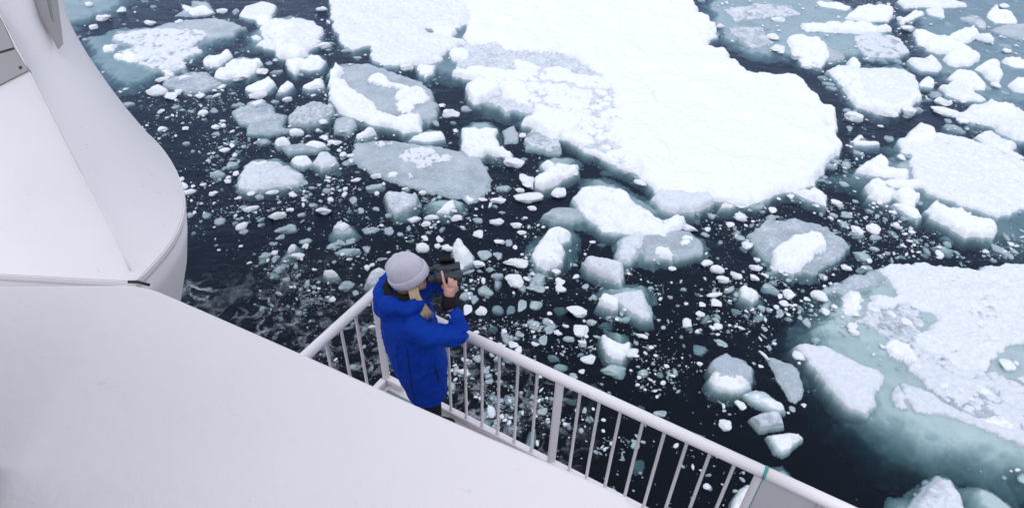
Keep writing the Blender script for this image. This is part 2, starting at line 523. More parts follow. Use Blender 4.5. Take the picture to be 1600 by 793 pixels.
# --- the great floe
RIGHT_RIM = [('C', [1120, -120, 1180, 0, 1222, 40, 1302, 90, 1310, 150, 1252, 172, 1244, 220, 1370, 232, 1400, 312, 1500, 372, 1600, 384]),
             ('D', [100, 390, 200, 410, 280, 450, 330, 530, 440, 600, 478, 668, 470, 708, 404, 680, 442, 722, 482, 792]),
             ('J', [492, 122, 490, 182, 412, 250, 370, 302, 320, 360, 222, 420, 120, 432, 60, 470]),
             ('H', [1390, 496, 1300, 500, 1200, 480, 1122, 490, 1100, 530])]
floe('C', 'huge bright snow-covered floe reaching up to the top of the picture',
     ('i', -0.22, cat(('B', [240, -120, 262, 100, 300, 200, 340, 268, 500, 300, 620, 390, 800, 420, 880, 490, 1010, 520, 1120, 520, 1110, 610, 1180, 684, 1300, 752, 1500, 782]),
                     ('H', [0, 110, 100, 146, 220, 206, 380, 284, 500, 344, 640, 402, 700, 440]), *[(t, f) for t, f in RIGHT_RIM[::-1][:1]], ('H', [1300, 300]), ('C', [1200, 100, 1100, -120]))),
     ('i', 0.05, cat(('B', [1000, 290, 1380, 236]), ('C', [0, 244, 320, 250, 540, 380, 620, 440, 620, 700, 300, 700, -40, 700]), ('B', [1250, 640, 1150, 600, 1300, 520, 1050, 420])), {'snow': 0.55}),
     ('b', 0.22, cat(('B', [250, -120, 262, 100, 300, 192, 342, 262, 400, 280, 500, 260, 510, 262, 512, 346, 600, 376, 800, 382, 930, 360, 980, 340, 1000, 290, 1130, 240, 1020, 216, 900, 186, 850, 150, 1080, 150, 1200, 60, 1300, -120]))),
     ('r', 0.36, cat(('B', [1010, 405, 1100, 380, 1300, 380, 1420, 400]), ('C', [0, 330, 200, 380, 400, 420, 620, 440, 760, 560, 760, 760]),
                    ('H', [640, 384, 500, 326, 380, 268, 220, 192, 100, 132, 0, 84]), ('C', [60, 690]), ('B', [1560, 640, 1532, 600, 1420, 590, 1330, 540, 1160, 580, 1120, 540, 1130, 470, 1180, 440, 1100, 430])), {'cell': 1.0, 'snow': 1.0}),
     ('s', 0.62, cat(('B', [1080, -120, 1120, 50, 1080, 150, 1130, 190, 1160, 200, 1300, 190, 1375, 236]), ('C', [0, 246, 90, 244, 200, 252, 320, 254, 440, 318, 560, 396, 620, 440, 640, 560, 600, 700]),
                    ('H', [560, 300, 660, 360, 720, 420, 900, 470]), *RIGHT_RIM[::-1][:1], *[(t, np.asarray(f).reshape(-1, 2)[::-1].ravel()) for t, f in RIGHT_RIM[::-1][1:]]), {'edge': 0.22}),
     ('s', 0.42, pix('H', [690, 500, 730, 440, 770, 412, 900, 382, 1000, 430, 1100, 525, 950, 574, 830, 588, 740, 560]), {'snow': 0.75}),
     ('s', 0.50, pix('B', [1120, 480, 1170, 440, 1300, 455, 1330, 500, 1280, 555, 1160, 578, 1125, 540])),
     ('s', 0.50, pix('B', [1330, 470, 1450, 452, 1530, 520, 1530, 600, 1430, 590, 1330, 550])),
     ('s', 0.55, pix('C', [60, 690, 180, 610, 330, 640, 440, 700, 400, 770, 300, 790, 200, 760])),
     ('s', 0.52, pix('C', [-10, 460, 80, 460, 130, 520, 120, 590, 30, 580])),
     ('s', 0.40, pix('B', [1030, 410, 1200, 384, 1400, 392, 1420, 430, 1300, 440, 1100, 436])),
     ('s', 0.34, pix('B', [900, 130, 1010, 110, 1070, 160, 1010, 205, 920, 180])),
     ('s', 0.36, pix('B', [1000, 290, 1090, 255, 1150, 280, 1120, 330, 1020, 340])),
     ('s', 0.34, pix('C', [200, 380, 300, 370, 400, 420, 340, 470, 220, 450])),
     ('s', 0.30, pix('B', [805, 376, 925, 360, 915, 410, 855, 442, 815, 420])))
# --- top right
floe('D', 'broad white floe with square far corner at the edge of the huge floe',
     ('i', -0.12, [110, 210, 340, 190, 500, 340, 480, 390, 240, 390, 130, 290]),
     ('s', 0.32, [125, 202, 250, 186, 340, 200, 380, 270, 395, 320, 350, 384, 240, 360, 160, 290]),
     ('i', 0.05, [360, 280, 480, 330, 482, 370, 340, 384]))
floe('D', 'long thin white floe lying across the view with a green drowned edge',
     ('i', -0.18, [220, 170, 240, 110, 780, 105, 800, 170, 480, 190]),
     ('s', 0.36, [220, 122, 300, 102, 400, 116, 600, 100, 680, 118, 780, 115, 792, 150, 600, 166, 430, 160, 260, 150]))
floe('D', 'smooth trapezoid snow floe just behind the long thin one',
     ('s', 0.26, [482, 82, 560, 30, 620, -4, 700, 10, 800, 40, 772, 105, 670, 104, 500, 90]))
floe('D', 'thin white sliver of ice at the very top of the picture',
     ('s', 0.2, [300, -10, 440, -8, 522, 30, 500, 42, 330, 15]))
floe('D', 'drowned teal floe with white rims near the top of the picture',
     ('i', -0.12, [810, 130, 870, 60, 960, 20, 1080, 20, 1250, 60, 1140, 110, 900, 140]),
     ('s', 0.24, [822, 102, 880, 62, 980, 40, 985, 62, 920, 100, 850, 126]), ('b', 0.14, [985, 45, 1092, 30, 1122, 70, 1110, 100, 1010, 76]))
floe('D', 'low grey-white pan cut by the top border of the picture',
     ('b', 0.1, [800, 0, 860, -40, 1100, -40, 1250, 30, 1100, 40, 950, 34, 860, 42]), name='ice_pan', cat_='ice pan')
floe('D', 'dull grey pan of rough ice behind the forked white floe',
     ('r', 0.12, [1190, 104, 1280, 70, 1340, 90, 1382, 132, 1372, 166, 1330, 160, 1290, 132], {'cell': 0.4, 'snow': 0.4}), name='ice_pan', cat_='ice pan')
floe('D', 'white hummock near the top corner of the picture',
     ('s', 0.34, [1380, 64, 1410, 12, 1440, -4, 1482, 40, 1552, 62, 1570, 104, 1440, 106]))
floe('D', 'long tapering white floe with a notch in its near side',
     ('i', -0.14, [905, 175, 1000, 160, 1340, 290, 1350, 350, 1200, 395, 1030, 300]),
     ('s', 0.34, [920, 160, 1000, 166, 1100, 200, 1200, 240, 1330, 300, 1340, 330, 1290, 368, 1200, 380, 1122, 345, 1108, 314, 1146, 296, 1080, 296, 1030, 280, 960, 230]))
floe('D', 'hump of white ice lying against the long tapering floe',
     ('s', 0.30, [1115, 200, 1190, 162, 1300, 130, 1340, 190, 1280, 232, 1200, 228]))
floe('D', 'dark grey drowned pan at the far edge of the view',
     ('i', 0.03, [1390, 182, 1470, 152, 1600, 140, 1700, 200, 1600, 246, 1480, 226]), name='ice_pan', cat_='ice pan')
floe('D', 'jumble of broken slabs and slush behind the pear-shaped floe',
     ('i', -0.10, [400, 220, 640, 165, 860, 220, 940, 300, 840, 370, 620, 350, 480, 290]),
     ('r', 0.20, [540, 202, 640, 172, 760, 200, 850, 230, 890, 300, 800, 342, 640, 332, 560, 272], {'cell': 0.7, 'snow': 0.75}))
floe('D', 'pear-shaped white floe with a raised rim and a grey patch on top',
     ('i', -0.20, [390, 420, 440, 385, 930, 400, 980, 560, 880, 660, 700, 690, 540, 640, 470, 520]),
     ('b', 0.24, [388, 410, 440, 386, 560, 392, 720, 396, 870, 406, 932, 442, 972, 540, 960, 592, 880, 640, 780, 670, 700, 664, 580, 622, 510, 560, 480, 490, 430, 450]),
     ('s', 0.33, [388, 410, 440, 386, 560, 392, 640, 400, 620, 470, 640, 580, 780, 630, 880, 590, 950, 500, 972, 540, 960, 592, 880, 640, 780, 670, 700, 664, 580, 622, 510, 560, 480, 490, 430, 450]))
floe('D', 'small block of snow leaning on the far rim of the pear-shaped floe',
     ('s', 0.36, [498, 346, 540, 320, 600, 366, 592, 388, 530, 384]), name='ice_block', cat_='ice block')
floe('D', 'hummocky white floe with a raised knob between pear-shaped and tapering floes',
     ('b', 0.24, [870, 342, 980, 336, 1080, 350, 1110, 400, 1080, 420, 980, 414, 920, 390]),
     ('s', 0.44, [985, 340, 1012, 302, 1060, 308, 1080, 360, 1040, 380, 1000, 372]))
floe('D', 'rounded white block off the tip of the pear-shaped floe',
     ('s', 0.30, [955, 482, 1000, 446, 1060, 480, 1052, 506, 970, 500]), name='ice_block', cat_='ice block')
floe('D', 'lopsided white floe with a long sloping near side',
     ('s', 0.36, [1135, 442, 1220, 394, 1300, 420, 1350, 450, 1392, 492, 1390, 514, 1280, 508, 1200, 470]))
floe('D', 'pale jagged floe touching the large lumpy one on the picture edge',
     ('b', 0.26, [1090, 512, 1170, 466, 1250, 490, 1330, 550, 1400, 586, 1350, 600, 1220, 590, 1130, 560]))
floe('D', 'large lumpy white floe cut by the picture edge under two smaller ones',
     ('i', -0.25, [1190, 690, 1290, 600, 1560, 600, 1760, 700, 1760, 880, 1600, 850, 1420, 770, 1300, 740]),
     ('b', 0.30, [1200, 690, 1290, 612, 1420, 586, 1540, 612, 1640, 690, 1740, 720, 1740, 850, 1580, 830, 1480, 790, 1420, 742, 1300, 728]),
     ('s', 0.42, [1300, 640, 1420, 590, 1530, 615, 1600, 690, 1540, 740, 1400, 720]))
floe('D', 'upright white slab with a greenish foot near the picture edge',
     ('i', -0.15, [1310, 380, 1480, 330, 1520, 470, 1450, 490]),
     ('s', 0.42, [1320, 378, 1360, 350, 1420, 336, 1480, 370, 1490, 450, 1470, 474, 1390, 430, 1370, 396]))
floe('D', 'white shelf of ice entering from the picture edge beside the upright slab',
     ('i', -0.15, [1470, 345, 1700, 340, 1700, 420, 1560, 410]), ('s', 0.28, [1470, 346, 1560, 334, 1700, 350, 1700, 400, 1560, 384, 1500, 366]))
floe('D', 'white corner of a floe jutting in below the upright slab',
     ('s', 0.3, [1505, 486, 1560, 462, 1720, 460, 1720, 570, 1560, 530]))
# --- middle right
floe('J', 'wide low snowy floe with tumbled blocks along its near side',
     ('i', -0.32, [220, 445, 420, 385, 560, 330, 700, 230, 830, 165, 1080, 125, 1250, 155, 1600, 300, 1800, 330, 1800, 960, 1500, 930, 1240, 850, 1000, 740, 780, 620, 560, 555, 380, 490]),
     ('i', -0.08, [640, 360, 830, 170, 1080, 130, 1600, 300, 1800, 340, 1800, 700, 1500, 700, 1000, 560, 760, 500]),
     ('b', 0.16, [830, 172, 1080, 130, 1250, 160, 1400, 216, 1600, 300, 1800, 340, 1800, 560, 1600, 600, 1450, 640, 1300, 600, 1150, 545, 1000, 500, 960, 440, 900, 380, 880, 300, 900, 270, 820, 240]),
     ('s', 0.36, [560, 342, 650, 262, 700, 270, 760, 320, 900, 338, 920, 380, 760, 380, 640, 356]),
     ('s', 0.66, [660, 250, 730, 196, 765, 238, 800, 275, 772, 312, 720, 300]),
     ('s', 0.34, [618, 432, 680, 392, 760, 430, 822, 470, 800, 510, 720, 526, 660, 492]),
     ('s', 0.30, [668, 400, 780, 384, 980, 400, 985, 446, 860, 452, 770, 432]),
     ('s', 0.32, [802, 492, 850, 456, 985, 510, 962, 582, 880, 556]),
     ('s', 0.12, [800, 576, 850, 562, 970, 612, 982, 662, 940, 668, 850, 622]),
     ('s', 0.42, [978, 562, 1060, 530, 1200, 572, 1300, 622, 1450, 642, 1502, 690, 1450, 738, 1280, 732, 1200, 690, 1060, 622]))
floe('J', 'white hummock frozen onto the far corner of the wide low floe',
     ('s', 0.50, [880, 112, 920, 60, 970, 18, 1080, 70, 1102, 130, 1000, 150, 884, 144]), name='ice_block', cat_='ice block')
floe('J', 'smooth white slab adrift below the tip of the huge floe',
     ('i', -0.1, [150, 475, 320, 455, 405, 510, 395, 590, 280, 560]), ('s', 0.26, [160, 472, 320, 466, 390, 510, 386, 568, 280, 536]), name='ice_block', cat_='ice block')
floe('J', 'hollow grey ring of ice in the dark channel',
     ('i', -0.05, [525, 175, 580, 115, 710, 195, 620, 215]), ('s', 0.22, [530, 172, 580, 120, 640, 160, 600, 150, 580, 170]), ('s', 0.16, [545, 180, 700, 185, 712, 198, 620, 206, 550, 200]), name='ice_block', cat_='ice block')
floe('J', 'narrow drowned slab between the huge floe and the tumbled blocks',
     ('i', -0.03, [498, 380, 550, 384, 557, 450, 530, 456, 510, 420]), name='ice_block', cat_='ice block')
floe('J', 'rubbly white floe beyond the wide low one',
     ('i', -0.1, [1300, 135, 1410, 90, 1600, 190, 1640, 280, 1450, 230]), ('b', 0.3, [1310, 132, 1350, 108, 1410, 96, 1480, 150, 1580, 190, 1566, 230, 1640, 262, 1600, 280, 1500, 230, 1390, 190]))
# --- middle
floe('G', 'smooth bare grey ice pan with a heap of white crumbs on it',
     ('i', 0.02, [186, 262, 208, 204, 330, 192, 500, 206, 700, 222, 880, 262, 1000, 282, 1048, 350, 1066, 420, 1030, 520, 990, 556, 860, 548, 700, 522, 560, 486, 430, 442, 300, 382, 175, 312]),
     ('r', 0.16, [485, 292, 540, 226, 640, 212, 720, 232, 822, 282, 800, 300, 720, 322, 690, 352, 640, 352, 570, 332], {'cell': 0.26, 'snow': 0.9}),
     ('r', 0.1, [330, 212, 380, 196, 440, 206, 380, 224], {'cell': 0.2, 'snow': 0.9}),
     ('s', 0.14, [420, 392, 450, 378, 488, 388, 470, 406, 430, 410]), ('s', 0.14, [528, 424, 560, 392, 592, 402, 562, 436]),
     ('s', 0.18, [885, 516, 930, 506, 962, 532, 930, 546]), name='ice_pan', cat_='ice pan')
floe('G', 'square-cornered bright white snow block floe with ragged edges',
     ('i', -0.12, [850, 230, 880, 50, 1130, 60, 1160, 180, 1220, 230, 1070, 280, 920, 260]),
     ('s', 0.40, [872, 192, 886, 62, 980, 46, 1000, 60, 1040, 60, 1120, 72, 1112, 110, 1140, 170, 1200, 220, 1190, 240, 1080, 234, 1050, 214, 1020, 236, 920, 234]))
floe('G', 'thin grey slush pan touching the square-cornered block',
     ('i', 0.02, [1140, 130, 1210, 100, 1242, 150, 1232, 202, 1160, 204]), name='ice_pan', cat_='ice pan')
floe('G', 'grey rubbly pan with straight edges under the rim of the huge floe',
     ('r', 0.12, [1280, 152, 1330, 112, 1400, 130, 1490, 142, 1506, 250, 1440, 256, 1360, 232, 1290, 222], {'cell': 0.4, 'snow': 0.5}), name='ice_pan', cat_='ice pan')
floe('G', 'half-drowned block with a snowy top above the bare grey pan',
     ('i', -0.06, [490, 164, 640, 104, 770, 90, 810, 170, 760, 216, 600, 206]),
     ('s', 0.26, [550, 152, 640, 102, 770, 94, 786, 150, 680, 166]))
floe('G', 'tilted white ice block above the left end of the bare pan',
     ('i', -0.08, [205, 140, 345, 95, 400, 150, 290, 196, 220, 180]), ('s', 0.26, [208, 132, 290, 96, 346, 94, 360, 116, 230, 154]), name='ice_block', cat_='ice block')
floe('G', 'frosted grey block below the bare grey pan',
     ('i', -0.08, [395, 530, 430, 500, 640, 530, 640, 610, 560, 690, 460, 700]),
     ('s', 0.10, [402, 522, 430, 506, 520, 512, 612, 532, 600, 590, 540, 610, 470, 650, 412, 600], {'snow': 0.55}), name='ice_block', cat_='ice block')
floe('G', 'mostly drowned block with a small white crest below the bare pan',
     ('i', -0.12, [620, 596, 700, 540, 830, 530, 960, 560, 940, 640, 830, 668, 690, 650]),
     ('s', 0.14, [732, 622, 780, 570, 830, 540, 856, 590, 800, 632]), name='ice_block', cat_='ice block')
floe('G', 'hook-shaped white floe with a hole of open water',
     ('i', -0.14, [1330, 420, 1360, 310, 1420, 270, 1640, 290, 1640, 360, 1540, 420, 1480, 490, 1360, 490]),
     ('s', 0.30, [1338, 400, 1372, 376, 1420, 352, 1376, 306, 1420, 278, 1480, 314, 1530, 322, 1616, 310, 1622, 350, 1536, 390, 1480, 430, 1400, 452, 1350, 440]))
floe('H', 'smooth grey lens of ice beside the long white whaleback floe',
     ('i', -0.05, [-40, 680, 10, 600, 120, 576, 240, 606, 276, 680, 262, 730, 60, 700]),
     ('i', 0.07, [-20, 650, 40, 610, 120, 600, 220, 622, 250, 668, 180, 690, 40, 680]), name='ice_pan', cat_='ice pan')
floe('H', 'long white whaleback floe below the rim of the huge floe',
     ('i', -0.20, [180, 480, 240, 385, 480, 425, 780, 600, 920, 670, 900, 730, 640, 740, 300, 670, 230, 600]),
     ('s', 0.50, [188, 462, 240, 392, 360, 386, 480, 432, 600, 512, 760, 592, 790, 632, 780, 700, 700, 716, 640, 712, 500, 690, 380, 676, 300, 620, 220, 550], {'edge': 0.5}),
     ('s', 0.30, [740, 640, 830, 632, 902, 672, 890, 706, 780, 722]))
floe('L', 'white capped floe ringed by a wide turquoise drowned shelf',
     ('i', -0.24, [530, 210, 590, 140, 670, 50, 800, 0, 880, 40, 950, 110, 930, 190, 880, 310, 760, 300, 620, 286]),
     ('s', 0.38, [662, 82, 690, 32, 790, 2, 862, 30, 866, 80, 800, 100, 822, 150, 802, 210, 760, 240, 700, 260, 640, 232, 610, 172]))
floe('L', 'half-sunk floe with a rounded white shoulder and loose blocks on top',
     ('i', -0.10, [1090, 150, 1150, 70, 1220, 15, 1330, 12, 1420, 50, 1620, 55, 1700, 120, 1740, 232, 1700, 262, 1560, 286, 1280, 296, 1120, 236]),
     ('i', 0.02, [1260, 60, 1420, 60, 1600, 70, 1660, 140, 1690, 220, 1560, 250, 1320, 250]),
     ('s', 0.30, [1138, 172, 1160, 82, 1220, 22, 1330, 26, 1312, 110, 1272, 190, 1230, 222, 1160, 222], {'snow': 0.75, 'edge': 0.4}),
     ('s', 0.28, [1374, 142, 1420, 120, 1480, 146, 1502, 176, 1498, 222, 1420, 204, 1382, 180]),
     ('s', 0.28, [1526, 70, 1570, 42, 1640, 66, 1630, 96, 1550, 96]),
     ('s', 0.16, [1525, 130, 1560, 105, 1600, 120, 1590, 150, 1545, 152]))
floe('L', 'wedge-shaped slab with a cut near face below the half-sunk floe',
     ('i', -0.12, [920, 250, 980, 220, 1210, 260, 1190, 385, 1040, 350]),
     ('s', 0.26, [930, 240, 980, 226, 1100, 250, 1196, 266, 1184, 310, 1170, 362, 1060, 330, 970, 286], {'snow': 0.7}), name='ice_block', cat_='ice block')
floe('L', 'fin-shaped white floe carrying a square block at one end',
     ('i', -0.14, [982, 446, 1060, 400, 1200, 384, 1320, 378, 1372, 450, 1402, 600, 1380, 608, 1280, 590, 1140, 536, 1010, 476]),
     ('s', 0.34, [1110, 430, 1200, 398, 1270, 380, 1312, 384, 1352, 460, 1378, 570, 1300, 564, 1200, 508], {'snow': 0.72, 'edge': 0.3}),
     ('s', 0.44, [1030, 462, 1050, 406, 1160, 440, 1150, 494, 1100, 494]))
floe('L', 'chunky white block with two horns in dark water',
     ('i', -0.14, [1040, 680, 1060, 648, 1240, 700, 1240, 800, 1180, 850, 1080, 810]),
     ('s', 0.36, [1046, 672, 1062, 652, 1120, 690, 1190, 720, 1234, 706, 1232, 770, 1180, 822, 1120, 815, 1078, 786]), name='ice_block', cat_='ice block')
floe('M', 'hexagonal speckled grey floe carrying one bright slab of snow',
     ('i', -0.10, [670, 95, 800, -5, 1000, -26, 1190, 40, 1345, 160, 1290, 270, 1110, 372, 890, 372, 790, 290, 710, 190]),
     ('r', 0.05, [690, 96, 800, 10, 1000, -10, 1180, 60, 1320, 162, 1260, 240, 1100, 320, 920, 320, 800, 240, 730, 170], {'cell': 0.35, 'snow': 0.3}),
     ('s', 0.46, [852, 182, 870, 130, 900, 92, 970, 54, 1050, 44, 1082, 18, 1110, 36, 1170, 52, 1182, 130, 1120, 160, 1110, 200, 1050, 240, 1000, 282, 900, 252, 862, 240], {'edge': 0.12}))
floe('M', 'small drowned blue piece with a bright white ridge',
     ('i', -0.20, [552, 444, 640, 386, 750, 440, 790, 505, 740, 548, 620, 516]),
     ('s', 0.16, [638, 414, 660, 392, 706, 432, 746, 468, 716, 502, 650, 460]), name='ice_block', cat_='ice block')
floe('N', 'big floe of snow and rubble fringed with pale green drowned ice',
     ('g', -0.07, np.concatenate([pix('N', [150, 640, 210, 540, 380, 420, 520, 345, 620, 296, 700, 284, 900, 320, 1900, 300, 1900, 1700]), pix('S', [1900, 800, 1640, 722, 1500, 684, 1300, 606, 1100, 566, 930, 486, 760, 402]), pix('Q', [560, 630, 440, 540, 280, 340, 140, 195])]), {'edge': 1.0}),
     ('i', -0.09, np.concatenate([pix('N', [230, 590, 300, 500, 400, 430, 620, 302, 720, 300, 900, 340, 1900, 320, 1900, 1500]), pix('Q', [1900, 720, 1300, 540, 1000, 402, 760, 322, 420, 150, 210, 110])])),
     ('b', 0.24, np.concatenate([pix('N', [694, 284, 760, 262, 900, 250, 930, 240, 980, 232, 1080, 256, 1200, 266, 1340, 290, 1366, 256, 1500, 258, 1900, 275, 1900, 800]), pix('Q', [1640, 100, 1500, 132, 1420, 200, 1390, 290, 1250, 304, 1150, 212, 1000, 152, 912, 92]), pix('N', [920, 690, 1000, 650, 1050, 560, 960, 540, 860, 500, 780, 546, 700, 542, 640, 500, 630, 440, 700, 436, 760, 452, 826, 440, 800, 380, 740, 320])]), {'snow': 0.89}),  # lower snow value also dims this floe, its weaker light put into colour
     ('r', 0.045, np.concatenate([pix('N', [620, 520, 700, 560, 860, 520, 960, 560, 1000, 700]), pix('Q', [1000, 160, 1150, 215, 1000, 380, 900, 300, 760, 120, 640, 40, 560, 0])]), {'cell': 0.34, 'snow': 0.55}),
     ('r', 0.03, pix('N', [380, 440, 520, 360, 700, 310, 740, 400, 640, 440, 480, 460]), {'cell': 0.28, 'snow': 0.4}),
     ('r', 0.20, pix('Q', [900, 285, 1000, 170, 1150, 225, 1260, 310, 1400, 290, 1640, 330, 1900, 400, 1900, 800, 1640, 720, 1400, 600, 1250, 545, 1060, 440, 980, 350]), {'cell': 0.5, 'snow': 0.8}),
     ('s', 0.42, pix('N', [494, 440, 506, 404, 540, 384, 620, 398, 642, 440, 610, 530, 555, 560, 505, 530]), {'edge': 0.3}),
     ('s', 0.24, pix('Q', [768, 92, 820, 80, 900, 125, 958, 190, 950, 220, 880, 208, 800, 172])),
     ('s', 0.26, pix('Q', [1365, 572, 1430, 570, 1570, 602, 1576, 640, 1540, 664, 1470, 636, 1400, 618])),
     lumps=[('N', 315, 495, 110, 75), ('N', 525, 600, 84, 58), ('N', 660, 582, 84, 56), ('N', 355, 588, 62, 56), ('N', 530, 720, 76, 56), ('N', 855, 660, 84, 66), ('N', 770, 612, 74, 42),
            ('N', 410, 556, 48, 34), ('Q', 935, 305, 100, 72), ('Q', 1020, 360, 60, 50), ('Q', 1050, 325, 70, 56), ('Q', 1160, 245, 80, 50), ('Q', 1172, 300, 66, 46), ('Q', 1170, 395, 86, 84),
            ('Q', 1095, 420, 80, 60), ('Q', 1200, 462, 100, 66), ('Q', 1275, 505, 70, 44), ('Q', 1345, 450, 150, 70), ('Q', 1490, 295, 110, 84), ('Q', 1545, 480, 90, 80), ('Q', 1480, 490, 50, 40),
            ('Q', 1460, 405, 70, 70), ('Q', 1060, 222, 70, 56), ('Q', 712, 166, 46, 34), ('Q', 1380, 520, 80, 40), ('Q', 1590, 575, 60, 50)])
floe('Q', 'flat wedge-shaped white slab with pitted top on the fringe of drowned ice',
     ('i', -0.40, [140, 190, 170, 110, 350, 115, 780, 320, 720, 520, 640, 580, 500, 570, 340, 420, 220, 280], {'edge': 0.35}),
     ('s', 0.16, [184, 132, 240, 112, 360, 130, 460, 176, 560, 222, 640, 256, 700, 282, 755, 330, 722, 400, 694, 490, 620, 548, 530, 514, 400, 410, 280, 256], {'edge': 0.18, 'snow': 0.82}), name='ice_slab', cat_='ice slab')
floe('Q', 'cracked white slab sliding under water beside the pitted wedge slab',
     ('g', 0.02, [775, 540, 780, 470, 820, 365, 1010, 420, 1250, 545, 1640, 680, 1900, 790, 1900, 1040, 1500, 860, 1200, 730, 950, 640], {'edge': 1.1, 'slope': 0.0}),
     ('s', 0.12, [838, 366, 860, 362, 1000, 420, 1110, 480, 1250, 545, 1640, 682, 1800, 760, 1640, 780, 1450, 700, 1250, 630, 1130, 572, 940, 560, 900, 520], {'edge': 0.25, 'snow': 0.8}),
     ('s', 0.10, [812, 374, 846, 420, 880, 500, 915, 556, 800, 536, 780, 470], {'edge': 0.2, 'snow': 0.75}), name='ice_slab', cat_='ice slab')
floe('S', 'rounded bluish hump of wet ice at the bottom of the picture',
     ('i', -0.16, [680, 780, 740, 690, 900, 664, 1000, 590, 1080, 560, 1170, 584, 1260, 690, 1310, 860, 690, 900], {'edge': 0.5}),
     ('s', 0.10, [990, 640, 1080, 572, 1160, 596, 1230, 690, 1280, 860, 980, 860, 900, 760], {'edge': 0.6, 'snow': 0.6}))
floe('S', 'flat drowned pan beside the rounded bluish hump',
     ('i', -0.04, [1215, 620, 1330, 602, 1450, 650, 1560, 720, 1640, 800, 1640, 900, 1310, 900, 1262, 740]), name='ice_pan', cat_='ice pan')
# --- lower middle
floe('P', 'domed grey ice block topped with smooth white snow near the railing',
     ('i', -0.22, [430, 250, 540, 170, 720, 270, 730, 380, 670, 460, 540, 480, 450, 340], {'edge': 0.25}),
     ('i', 0.14, [436, 244, 500, 196, 542, 178, 660, 240, 708, 282, 704, 340, 600, 360, 480, 340]),
     ('s', 0.32, [462, 268, 520, 226, 590, 240, 650, 280, 706, 320, 712, 350, 660, 380, 600, 386, 480, 362, 444, 322], {'edge': 0.3}), name='ice_block', cat_='ice block')
floe('P', 'thin grey leaf-shaped pan with white specks on it',
     ('i', 0.02, [788, 222, 830, 224, 900, 250, 962, 282, 1032, 382, 1034, 450, 982, 504, 940, 490, 900, 402, 840, 300]), name='ice_pan', cat_='ice pan')
floe('P', 'smooth white spindle of ice beside the leaf-shaped pan',
     ('s', 0.24, [664, 412, 740, 386, 800, 396, 860, 436, 922, 482, 936, 520, 850, 520, 720, 462], {'edge': 0.3}), name='ice_block', cat_='ice block')
floe('P', 'dull blocky piece between white spindle and white triangle',
     ('s', 0.12, [704, 584, 770, 558, 830, 540, 880, 546, 900, 590, 914, 630, 760, 654], {'snow': 0.45}), name='ice_block', cat_='ice block')
floe('P', 'white triangular block standing alone in black water',
     ('s', 0.28, [824, 662, 900, 652, 960, 646, 1000, 650, 1046, 682, 1000, 720, 960, 756, 920, 772, 870, 752, 850, 700], {'edge': 0.14}), name='ice_block', cat_='ice block')
floe('S', 'drowned teal piece just outside the rail above the grey panel',
     ('i', -0.2, [-20, 530, 60, 498, 110, 510, 180, 570, 250, 660, 150, 700, 0, 640]), name='ice_block', cat_='ice block')
floe('P', 'white block seen between the last balusters and the grey panel',
     ('s', 0.3, [560, 1140, 600, 1060, 690, 965, 745, 985, 760, 1080, 740, 1200, 600, 1220]), name='ice_block', cat_='ice block')
# --- left
floe('E', 'oblong greyish white floe with a snowy far edge in thick brash',
     ('i', -0.14, [650, 420, 690, 310, 770, 275, 1010, 290, 1110, 390, 1070, 450, 900, 480, 740, 486]),
     ('s', 0.26, [668, 420, 690, 350, 716, 306, 764, 282, 850, 292, 1000, 302, 1080, 360, 1096, 400, 1060, 430, 900, 456, 760, 468, 690, 450], {'snow': 0.72, 'edge': 0.4}),
     ('s', 0.32, [740, 296, 800, 286, 880, 292, 890, 316, 800, 320]))
floe('E', 'small rounded floe touching the far end of the oblong one',
     ('s', 0.22, [998, 282, 1040, 256, 1120, 264, 1150, 300, 1090, 324, 1020, 310]), name='ice_block', cat_='ice block')
floe('E', 'sloping whitish block with a drowned tail over bare dark water',
     ('i', -0.1, [1130, 310, 1180, 235, 1300, 240, 1350, 350, 1340, 396, 1220, 360]), ('s', 0.24, [1142, 302, 1182, 250, 1250, 240, 1302, 262, 1312, 300, 1270, 320, 1200, 340], {'snow': 0.75}), name='ice_block', cat_='ice block')
floe('E', 'low white loaf of ice above the oblong floe',
     ('s', 0.22, [1080, 196, 1150, 160, 1220, 166, 1256, 196, 1180, 212]), name='ice_block', cat_='ice block')
floe('E', 'flat whitish scrap beside the low loaf',
     ('s', 0.16, [910, 186, 960, 166, 1002, 166, 1010, 198, 930, 206]), name='ice_block', cat_='ice block')
floe('E', 'green-tinged drowned block with a white cap above the railing corner',
     ('i', -0.09, [1230, 770, 1300, 690, 1400, 684, 1470, 755, 1420, 810, 1280, 820]), ('s', 0.15, [1280, 712, 1330, 686, 1382, 702, 1340, 732]), name='ice_block', cat_='ice block')
floe('K', 'tilted drowned shard with a white tip in rippled water',
     ('i', -0.06, [600, 270, 640, 176, 700, 138, 800, 156, 770, 216, 650, 280]), ('s', 0.14, [664, 178, 690, 148, 730, 140, 720, 180, 680, 196]), name='ice_block', cat_='ice block')
floe('K', 'small clean white stick of ice alone in rippled water',
     ('s', 0.2, [888, 316, 900, 300, 960, 302, 1004, 318, 980, 336, 920, 338]), name='ice_block', cat_='ice block')
floe('K', 'pale blue smooth piece right behind the knitted hat',
     ('s', 0.22, [1158, 374, 1180, 330, 1232, 290, 1290, 286, 1310, 320, 1270, 352, 1200, 388], {'snow': 0.6, 'edge': 0.2}), name='ice_block', cat_='ice block')
floe('L', 'bright white ice boulder next to the binoculars',
     ('s', 0.55, [90, 100, 110, 50, 160, 40, 190, 90, 240, 130, 244, 180, 170, 218, 120, 180], {'edge': 0.3}), name='ice_block', cat_='ice block')

